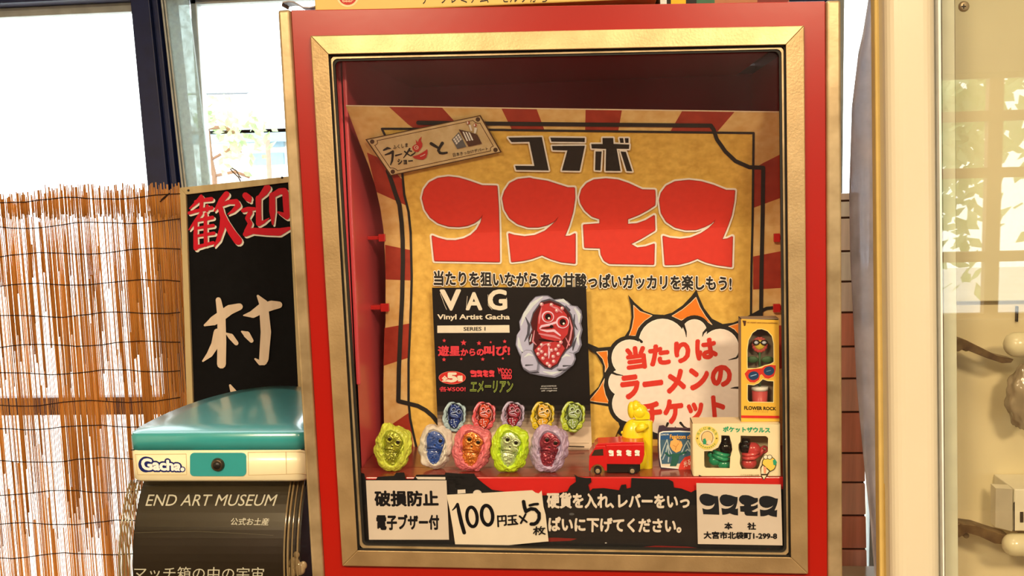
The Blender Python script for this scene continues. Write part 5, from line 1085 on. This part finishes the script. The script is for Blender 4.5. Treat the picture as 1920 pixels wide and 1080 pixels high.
YING = [([(865, 262), (905, 300), (925, 340)], [84, 96, 40]), ([(835, 465), (900, 445), (985, 442)], [60, 60, 44]), ([(930, 490), (888, 570), (930, 640), (880, 750)], [66, 56, 60, 70]), ([(865, 785), (960, 740), (1150, 752), (1320, 755), (1460, 705)], [70, 84, 96, 104, 40]),
        ([(1160, 160), (1120, 220), (1060, 285)], [96, 90, 60]), ([(1040, 300), (1042, 480), (1045, 640)], [76, 72, 76]), ([(1050, 640), (1110, 620), (1185, 570)], [70, 44, 14]), ([(1225, 260), (1228, 480), (1235, 650)], [80, 84, 26]), ([(1250, 250), (1330, 205), (1390, 205)], [70, 84, 92]), ([(1405, 230), (1415, 400), (1425, 540)], [86, 84, 80]), ([(1425, 555), (1370, 520), (1310, 490)], [66, 60, 30])]
ar.xf = crop(343, 333, 7.2)
for pts, w_ in HUAN + YING: ar.stroke(pts, [x + 4 for x in w_] if isinstance(w_, list) else w_ + 4, crm)
ar.xf = crop(340, 330, 7.2)
for pts, w_ in HUAN + YING: ar.stroke(pts, w_, red_b)
ar.part('cream_character'); ar.xf = crop(340, 530, 4.32); cs = mat('brushed_cream_paint', (224, 186, 142), rough=.4, rgb2=(212, 174, 130), scale=60, aniso=(1, 1, .2))
for pts, w_ in (([(300, 140), (325, 280), (328, 480), (325, 660)], [44, 66, 72, 72]), ([(190, 345), (260, 310), (330, 265), (390, 220), (470, 195)], [18, 74, 80, 80, 56]), ([(290, 400), (275, 500), (230, 580), (175, 635)], [56, 66, 50, 14]), ([(360, 408), (400, 435), (445, 490)], [10, 46, 36]),
                ([(505, 265), (580, 255), (650, 210), (730, 185), (790, 180)], [10, 62, 80, 80, 56]), ([(620, 108), (665, 170), (685, 400), (668, 620)], [20, 72, 84, 76]), ([(665, 640), (640, 650), (598, 618)], [60, 40, 14]), ([(490, 396), (530, 420), (568, 470)], [14, 54, 34])): ar.stroke(pts, w_, cs)
ar.part('cream_character#2'); ar.stroke([(395, 832), (430, 900), (440, 1060)], [18, 60, 66], cs)
ar.build(bd_)
# ------------------------------------------------------------------ reed blind in front of the window
YR = .80; rnd = random.Random(12)
m_reed = translucent('reed', (232, 166, 80), (190, 124, 52), .28, 45, (1, 1, .06)); m_cord = mat('dark_cord', (52, 30, 18), rough=.9, raw=True)
bl = thing('reed_blind', 'split reed blind standing in front of the window on the left', 'blind', (P(150, 1100, YR).x, YR, 0))
dense = [(-80, 38, .95), (38, 64, .28), (64, 98, .55), (98, 136, .97), (136, 150, .45), (150, 160, .8), (160, 166, .3), (166, 182, .9), (182, 194, .4), (194, 226, .28), (226, 242, .7), (242, 263, .9), (263, 279, .5), (279, 340, .98), (340, 370, 1.0)]
dense2 = [(-80, 40, .45), (40, 56, .9), (56, 92, .3), (92, 128, .92), (128, 152, .35), (152, 182, .8), (182, 225, .35), (225, 262, .45), (262, 300, .7), (300, 370, .75)]
def dn(tbl, x): return next((d for a, b, d in tbl if a <= x < b), .5)
rb = M(); rb.weld = False; rb.recalc = False
x = -75.0; k_ = mpp(YR)
while x < 352:
    top = (366 - .06 * max(x, 0) if x < 100 else 349 if x < 240 else 347) + rnd.uniform(-6, 8) + (8 if rnd.random() < .2 else 0)
    if x < 60: top += 2
    p0 = P(x, 560, YR + rnd.uniform(-.002, .002))
    zt_r = P(x, top, YR).z
    y1_, y2_, y3_ = 402 + rnd.uniform(-8, 6), 640 + rnd.uniform(-150, 100), 890 + rnd.uniform(-100, 140)
    ft = 1.0 if rnd.random() < .8 else .5
    segs = [(top, y1_, ft), (y1_, y2_, dn(dense, x)), (y2_, y3_, dn(dense, x) * .35 + dn(dense2, x) * .65), (y3_, 1640, dn(dense2, x) * .95)]
    off = rnd.uniform(-.0006, .0006)
    for ya, yb_, d_ in segs:
        za = P(x, ya, YR).z; zb2_ = .01 if yb_ > 1600 else P(x, yb_, YR).z
        wv = (1.6 if rnd.random() < d_ + .15 else .66) * k_ * rnd.uniform(.85, 1.2)
        rb.tube([(p0.x + off, p0.y, zb2_ - (.006 if zb2_ > .02 else 0)), (p0.x + off, p0.y, (za + zb2_) / 2), (p0.x + off, p0.y, za)], [wv * .9, wv, wv * rnd.uniform(.4, 1)], 5)
    if rnd.random() < .32:                                           # loose split pieces
        y0 = rnd.uniform(400, 1050); pp0 = P(x, y0, YR); rb.tube([(p0.x + .001, YR - .002, pp0.z - rnd.uniform(.04, .12)), (p0.x + rnd.uniform(-.003, .003), YR - .002, pp0.z)], [.0006, rnd.uniform(.0012, .0022)], 5)
    x += 3.05
rb.build('reeds', m_reed, bl)
for yl, yr in ((378, 366), (427, 412), (480, 466), (537, 525), (595, 584), (650, 640), (702, 693), (760, 748), (804, 796), (866, 858), (925, 918), (984, 976), (1044, 1034), (1100, 1092)):
    pts = []
    for i in range(18):
        xx = -75 + (338 + 75) * i / 17; yy = yl + (yr - yl) * max(0, xx) / 338 + 3.2 * math.sin(xx * .031 + yl) + rnd.uniform(-1, 1); pts.append(P(xx, yy, YR - .0035))
    M().tube(pts, .0012, 5).build('cord', m_cord, bl)
knot = M(); knot.tube([P(x_, y_, YR - .005) for x_, y_ in [(302, 375), (310, 368), (318, 362), (308, 372), (300, 378)]], .0013, 5); knot.build('cord_knot', m_cord, bl)
# ------------------------------------------------------------------ glazed tile pillar and the cream display case on the right
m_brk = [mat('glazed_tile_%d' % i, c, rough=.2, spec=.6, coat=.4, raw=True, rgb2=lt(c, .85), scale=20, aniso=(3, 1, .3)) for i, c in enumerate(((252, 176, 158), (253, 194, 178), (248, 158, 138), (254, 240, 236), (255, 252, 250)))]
m_grout = mat('dark_grout', (84, 56, 48), rough=.9, raw=True); YPI = .56
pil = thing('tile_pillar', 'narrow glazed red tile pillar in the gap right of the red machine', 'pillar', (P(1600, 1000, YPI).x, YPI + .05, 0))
xp0, xp1 = P(1545, 900, YPI).x, P(1634, 900, YPI).x
joints = [376, 408, 471, 528, 586, 650, 710, 773, 850, 905, 967, 1030, 1090, 1150, 1210, 1270]
ztp = P(1600, 360, YPI).z
M().box(xp0 + .001, xp0 + .012, YPI + .004, YPI + .018, 0, ztp).box(xp0 + .001, xp1 - .03, YPI + .006, YPI + .018, 0, .5).build('core', m_grout, pil)
zz = [ztp] + [P(1600, j, YPI).z for j in joints[0:]]
while zz[-1] > .06: zz.append(max(0.0, zz[-1] - .062))
sl_ = lambda a: .028 * max(0, min(1, (a - .6) / (ztp - .6)))
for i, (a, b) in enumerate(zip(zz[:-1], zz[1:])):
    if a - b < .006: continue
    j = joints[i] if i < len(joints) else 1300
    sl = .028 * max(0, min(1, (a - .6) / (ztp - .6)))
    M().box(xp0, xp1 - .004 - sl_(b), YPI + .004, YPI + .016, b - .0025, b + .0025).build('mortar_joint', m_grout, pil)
    M().prism([(xp0, YPI, b + .0018), (xp1 - sl, YPI, b + .0018), (xp1 - sl - .002, YPI, a - .0018), (xp0, YPI, a - .0018)], (0, .02, 0)).build('tile', m_brk[4] if j < 640 and i % 2 else (m_brk[3] if j < 650 else m_brk[i % 3]), pil, bevel=.002)  # near-white upper tiles have glare painted into their colour
YDc = -.05; m_case = mat('cream_enamel', (220, 192, 146), rough=.3, spec=.5, coat=.25, vary=.02, scale=4); m_bead = mat('ochre_bead', (222, 176, 92), rough=.4, spec=.4, vary=.05)
dcx0 = min(P(1640, 100, YDc + .03).x, P(1650, 1080, YDc + .03).x); dcx1 = P(2250, 500, YDc).x; zdt = 2.25
dc = thing('display_case', 'cream enamelled display case with a glass front at the right edge', 'display case', ((dcx0 + dcx1) / 2, YDc + .2, 0))
def vquad(xt, xb, Y): a, b = P(xt, 0, Y), P(xb, 1080, Y); return lerp_line(a, b, zdt), lerp_line(a, b, 0.0)
def vbar(x0t, x0b, x1t, x1b, Y, dY, name, mt, bev, seg=4, parent=dc):
    a0, a1 = vquad(x0t, x0b, Y); b0, b1 = vquad(x1t, x1b, Y); return M().prism([a0, b0, b1, a1], (0, dY, 0)).build(name, mt, parent, bevel=bev, seg=seg)
vbar(1663, 1674, 1759, 1768, YDc, .06, 'corner_post', m_case, .018, 6)
vbar(1640, 1650, 1654, 1661, YDc + .035, .02, 'edge_bead', m_bead, .004); vbar(1654.5, 1661.5, 1666, 1676, YDc + .028, .02, 'edge_bead', m_bead, .004)
vbar(1759, 1768, 1764, 1771, YDc + .010, .02, 'glass_channel', mat('pale_edge_strip', (246, 232, 200), rough=.2, coat=.4), .001)
gp = M(); g0, g1 = vquad(1762, 1770, YDc + .02); gp.box(g0.x, dcx1, YDc + .02, YDc + .025, .75, zdt - .05); gp.build('glass_front', glass('case_glass', (.985, .98, .96), .085), dc)
vbar(1766, 1772, 1790, 1797, YDc + .05, .03, 'inner_jamb', mat('greenish_jamb', (222, 206, 160), rough=.4), .001)
YBk = .10; m_back = mat('cream_back_panel', (226, 202, 146), rough=.45, vary=.06, scale=6, spec=.3); m_back2 = mat('cream_lower_panel', (236, 204, 142), rough=.45, vary=.07, scale=6, spec=.3)
pA, pB = P(1790, 0, YBk), P(1793, 566, YBk)
M().prism([lerp_line(pA, pB, zdt - .06), (dcx1 - .01, YBk, zdt - .06), (dcx1 - .01, YBk, pB.z), pB], (0, .012, 0)).build('upper_back_panel', m_back, dc, bevel=.0015)
pC = P(1780, 568, YBk + .016); M().box(pC.x - .02, dcx1 - .01, YBk + .016, YBk + .028, .75, pB.z + .01).build('lower_back_panel', m_back2, dc)
M().box(P(1765, 300, YBk + .03).x, dcx1, YBk + .03, YBk + .04, .0, zdt).build('case_back', m_back2, dc)
p_, q_ = P(1906, 574, YBk + .012), P(1907, 603, YBk + .012); M().box(p_.x, p_.x + .002, YBk + .010, YBk + .016, q_.z, p_.z).build('panel_seam', m_dark, dc)
M().box(dcx0 + .01, dcx1, YDc + .03, YBk + .40, 0, .75).build('plinth', m_case, dc, bevel=.004); M().box(dcx0 + .0, dcx1, YDc, YBk + .40, zdt, zdt + .03).build('top_cap', m_case, dc, bevel=.004)
sc_ = P(1807, 12, YBk); M().tube([sc_ + Vector((0, -.0035, 0)), sc_], [.0055, .0078], 22).build('screw', m_hub, dc, bevel=.0006)
xr_ = Art(plane_y(YBk - .0036)); xr_.part('screw_slot'); xr_.stroke([(1802.5, 12), (1811.5, 12)], 2.2, ink(60, 50, 36), rnd=False); xr_.stroke([(1807, 7.5), (1807, 16.5)], 2.2, ink(60, 50, 36), rnd=False); xr_.build(dc)
# hooks inside the case: brown leaf spring, cream roller, small white slotted box, grey plastic bag
m_spr = mat('brown_spring_steel', (132, 98, 54), rough=.4, metal=.35, rgb2=(84, 56, 30), scale=60); m_roll = mat('cream_roller', (234, 206, 146), rough=.25, spec=.5, coat=.4); YK = .055
kk8 = lambda x, y: (1740 + x / 2.078, 560 + y / 2.077)
for n_, (spr, rx, ry0, ry1, lab) in enumerate((([(105, 205), (106, 160), (118, 152), (150, 162), (210, 192), (270, 222), (335, 236), (325, 250), (290, 252), (230, 232), (170, 208), (140, 196), (120, 206)], 300, 132, 226, 'upper'), ([(105, 934), (108, 880), (125, 875), (190, 884), (250, 904), (320, 926), (300, 958), (260, 954), (200, 926), (150, 912), (125, 929)], 288, 915, 1000, 'lower'))):
    t = thing('coin_lever', '%s brown spring lever with a cream roller inside the display case' % lab, 'lever', P(*kk8(spr[0][0] + 60, spr[0][1] + 10), YK), 'levers in the display case')
    M().prism([P(*kk8(*p), YK) for p in spr], (0, .024, 0)).build('leaf_spring', m_spr, t, bevel=.0008)
    sup = P(*kk8(150, spr[0][1] - 10), YK + .02); M().cyl(sup, (sup.x, YBk + (.0155 if n_ else -.0005), sup.z), .004, 10).build('pivot_pin', m_hub, t)
    c0 = P(*kk8(rx + 46, (ry0 + ry1) / 2), YK - .006); r_ = (ry1 - ry0) / 2 / 2.077 * mpp(YK)
    rl = M(); prof = [(-r_ + r_ * (1 - math.cos(a)), r_ * math.sin(a)) for a in [.05 + 1.52 * i / 7 for i in range(8)]]
    rl.tube([c0 + Vector((dx, 0, 0)) for dx, _ in prof] + [c0 + Vector((.09, 0, 0))], [rr_ for _, rr_ in prof] + [r_], 24)
    rl.build('roller', m_roll, t); M().cyl(c0 + Vector((.03, 0, 0)), (c0.x + .03, YBk + (.0155 if n_ else -.0005), c0.z), .004, 10).build('roller_pin', m_hub, t)
bxs = thing('slotted_box', 'small cream box with a dark slot above the lower roller in the display case', 'box', P(*kk8(320, 905), .06))
s0_, s1_ = P(*kk8(332, 905), .045), P(*kk8(332, 742), .045); ex = dcx1 - .06
M().box(s0_.x, ex, .045, YBk + .015, s0_.z, s1_.z).build('housing', mat('cream_metal_box', (240, 214, 164), rough=.35, spec=.5), bxs, bevel=.0015)
sl = P(*kk8(265, 800), .07); M().prism([P(*kk8(262, 890), .075), P(*kk8(264, 738), .075), P(*kk8(330, 742), .046), P(*kk8(328, 906), .046)], (.001, .02, 0)).build('side_flange', MC['cream_metal_box'], bxs)
xs = Art(plane_y(.045)); xs.part('slot'); xs.fill([kk8(*p) for p in [(333, 795), (338, 790), (338, 905), (333, 905)]], ink(30, 22, 16)); xs.fill([kk8(*p) for p in [(358, 830), (372, 830), (372, 872), (358, 872)]], ink(60, 46, 30)); xs.build(bxs)
bag = M(); rb_ = random.Random(5)
bag.sph(P(*kk8(375, 385), .07), 62 / 2.078 * mpp(.07), .018, 118 / 2.077 * mpp(.07), 0, 36, 26, fn=lambda v: v * (1 + .22 * noise.noise(v * 2.4) + .12 * noise.noise(v * 6)))
tag(bag.build('plastic_bag', mat('grey_plastic_film', (168, 154, 126), rough=.2, spec=.6, raw=True, coat=.5, vary=.15, scale=30)), 'crumpled grey plastic bag hanging inside the display case below the upper roller', 'bag')
# translucent sheet on the side of the case
YSh = .10
shl = [(1634, -40), (1618, 60), (1609, 100), (1597, 200), (1592, 360), (1594, 480), (1598, 560), (1606, 720), (1618, 850), (1632, 980), (1640, 1080), (1652, 1200)]
shr = [(1660, 1200), (1656, 1080), (1651, 700), (1647, 350), (1644, -40)]
m_film = glass('lavender_film', (.36, .365, .40), .06, .08, dirt=((248, 246, 254), .95, 14))
sh = M(); n = len(shl)
for i in range(n - 1):
    y0, y1 = shl[i][1], shl[i + 1][1]; rows = []
    for yy in (y0, y1):
        xl = shl[i][0] if yy == y0 else shl[i + 1][0]; xr__ = 1643 + (yy + 40) * .0138
        rows.append([P(xl + (xr__ - xl) * u / 6, yy, YSh + .02 * math.sin(u / 6 * 2.6 + .3)) for u in range(7)])
    for u in range(6): sh.add([rows[0][u], rows[0][u + 1], rows[1][u + 1], rows[1][u]], [(0, 1, 2, 3)], 0, True)
so_ = sh.build('side_film', m_film, dc); so_['label'] = 'translucent lavender plastic film on the side of the case'
md = so_.modifiers.new('thickness', 'SOLIDIFY'); md.thickness = .001
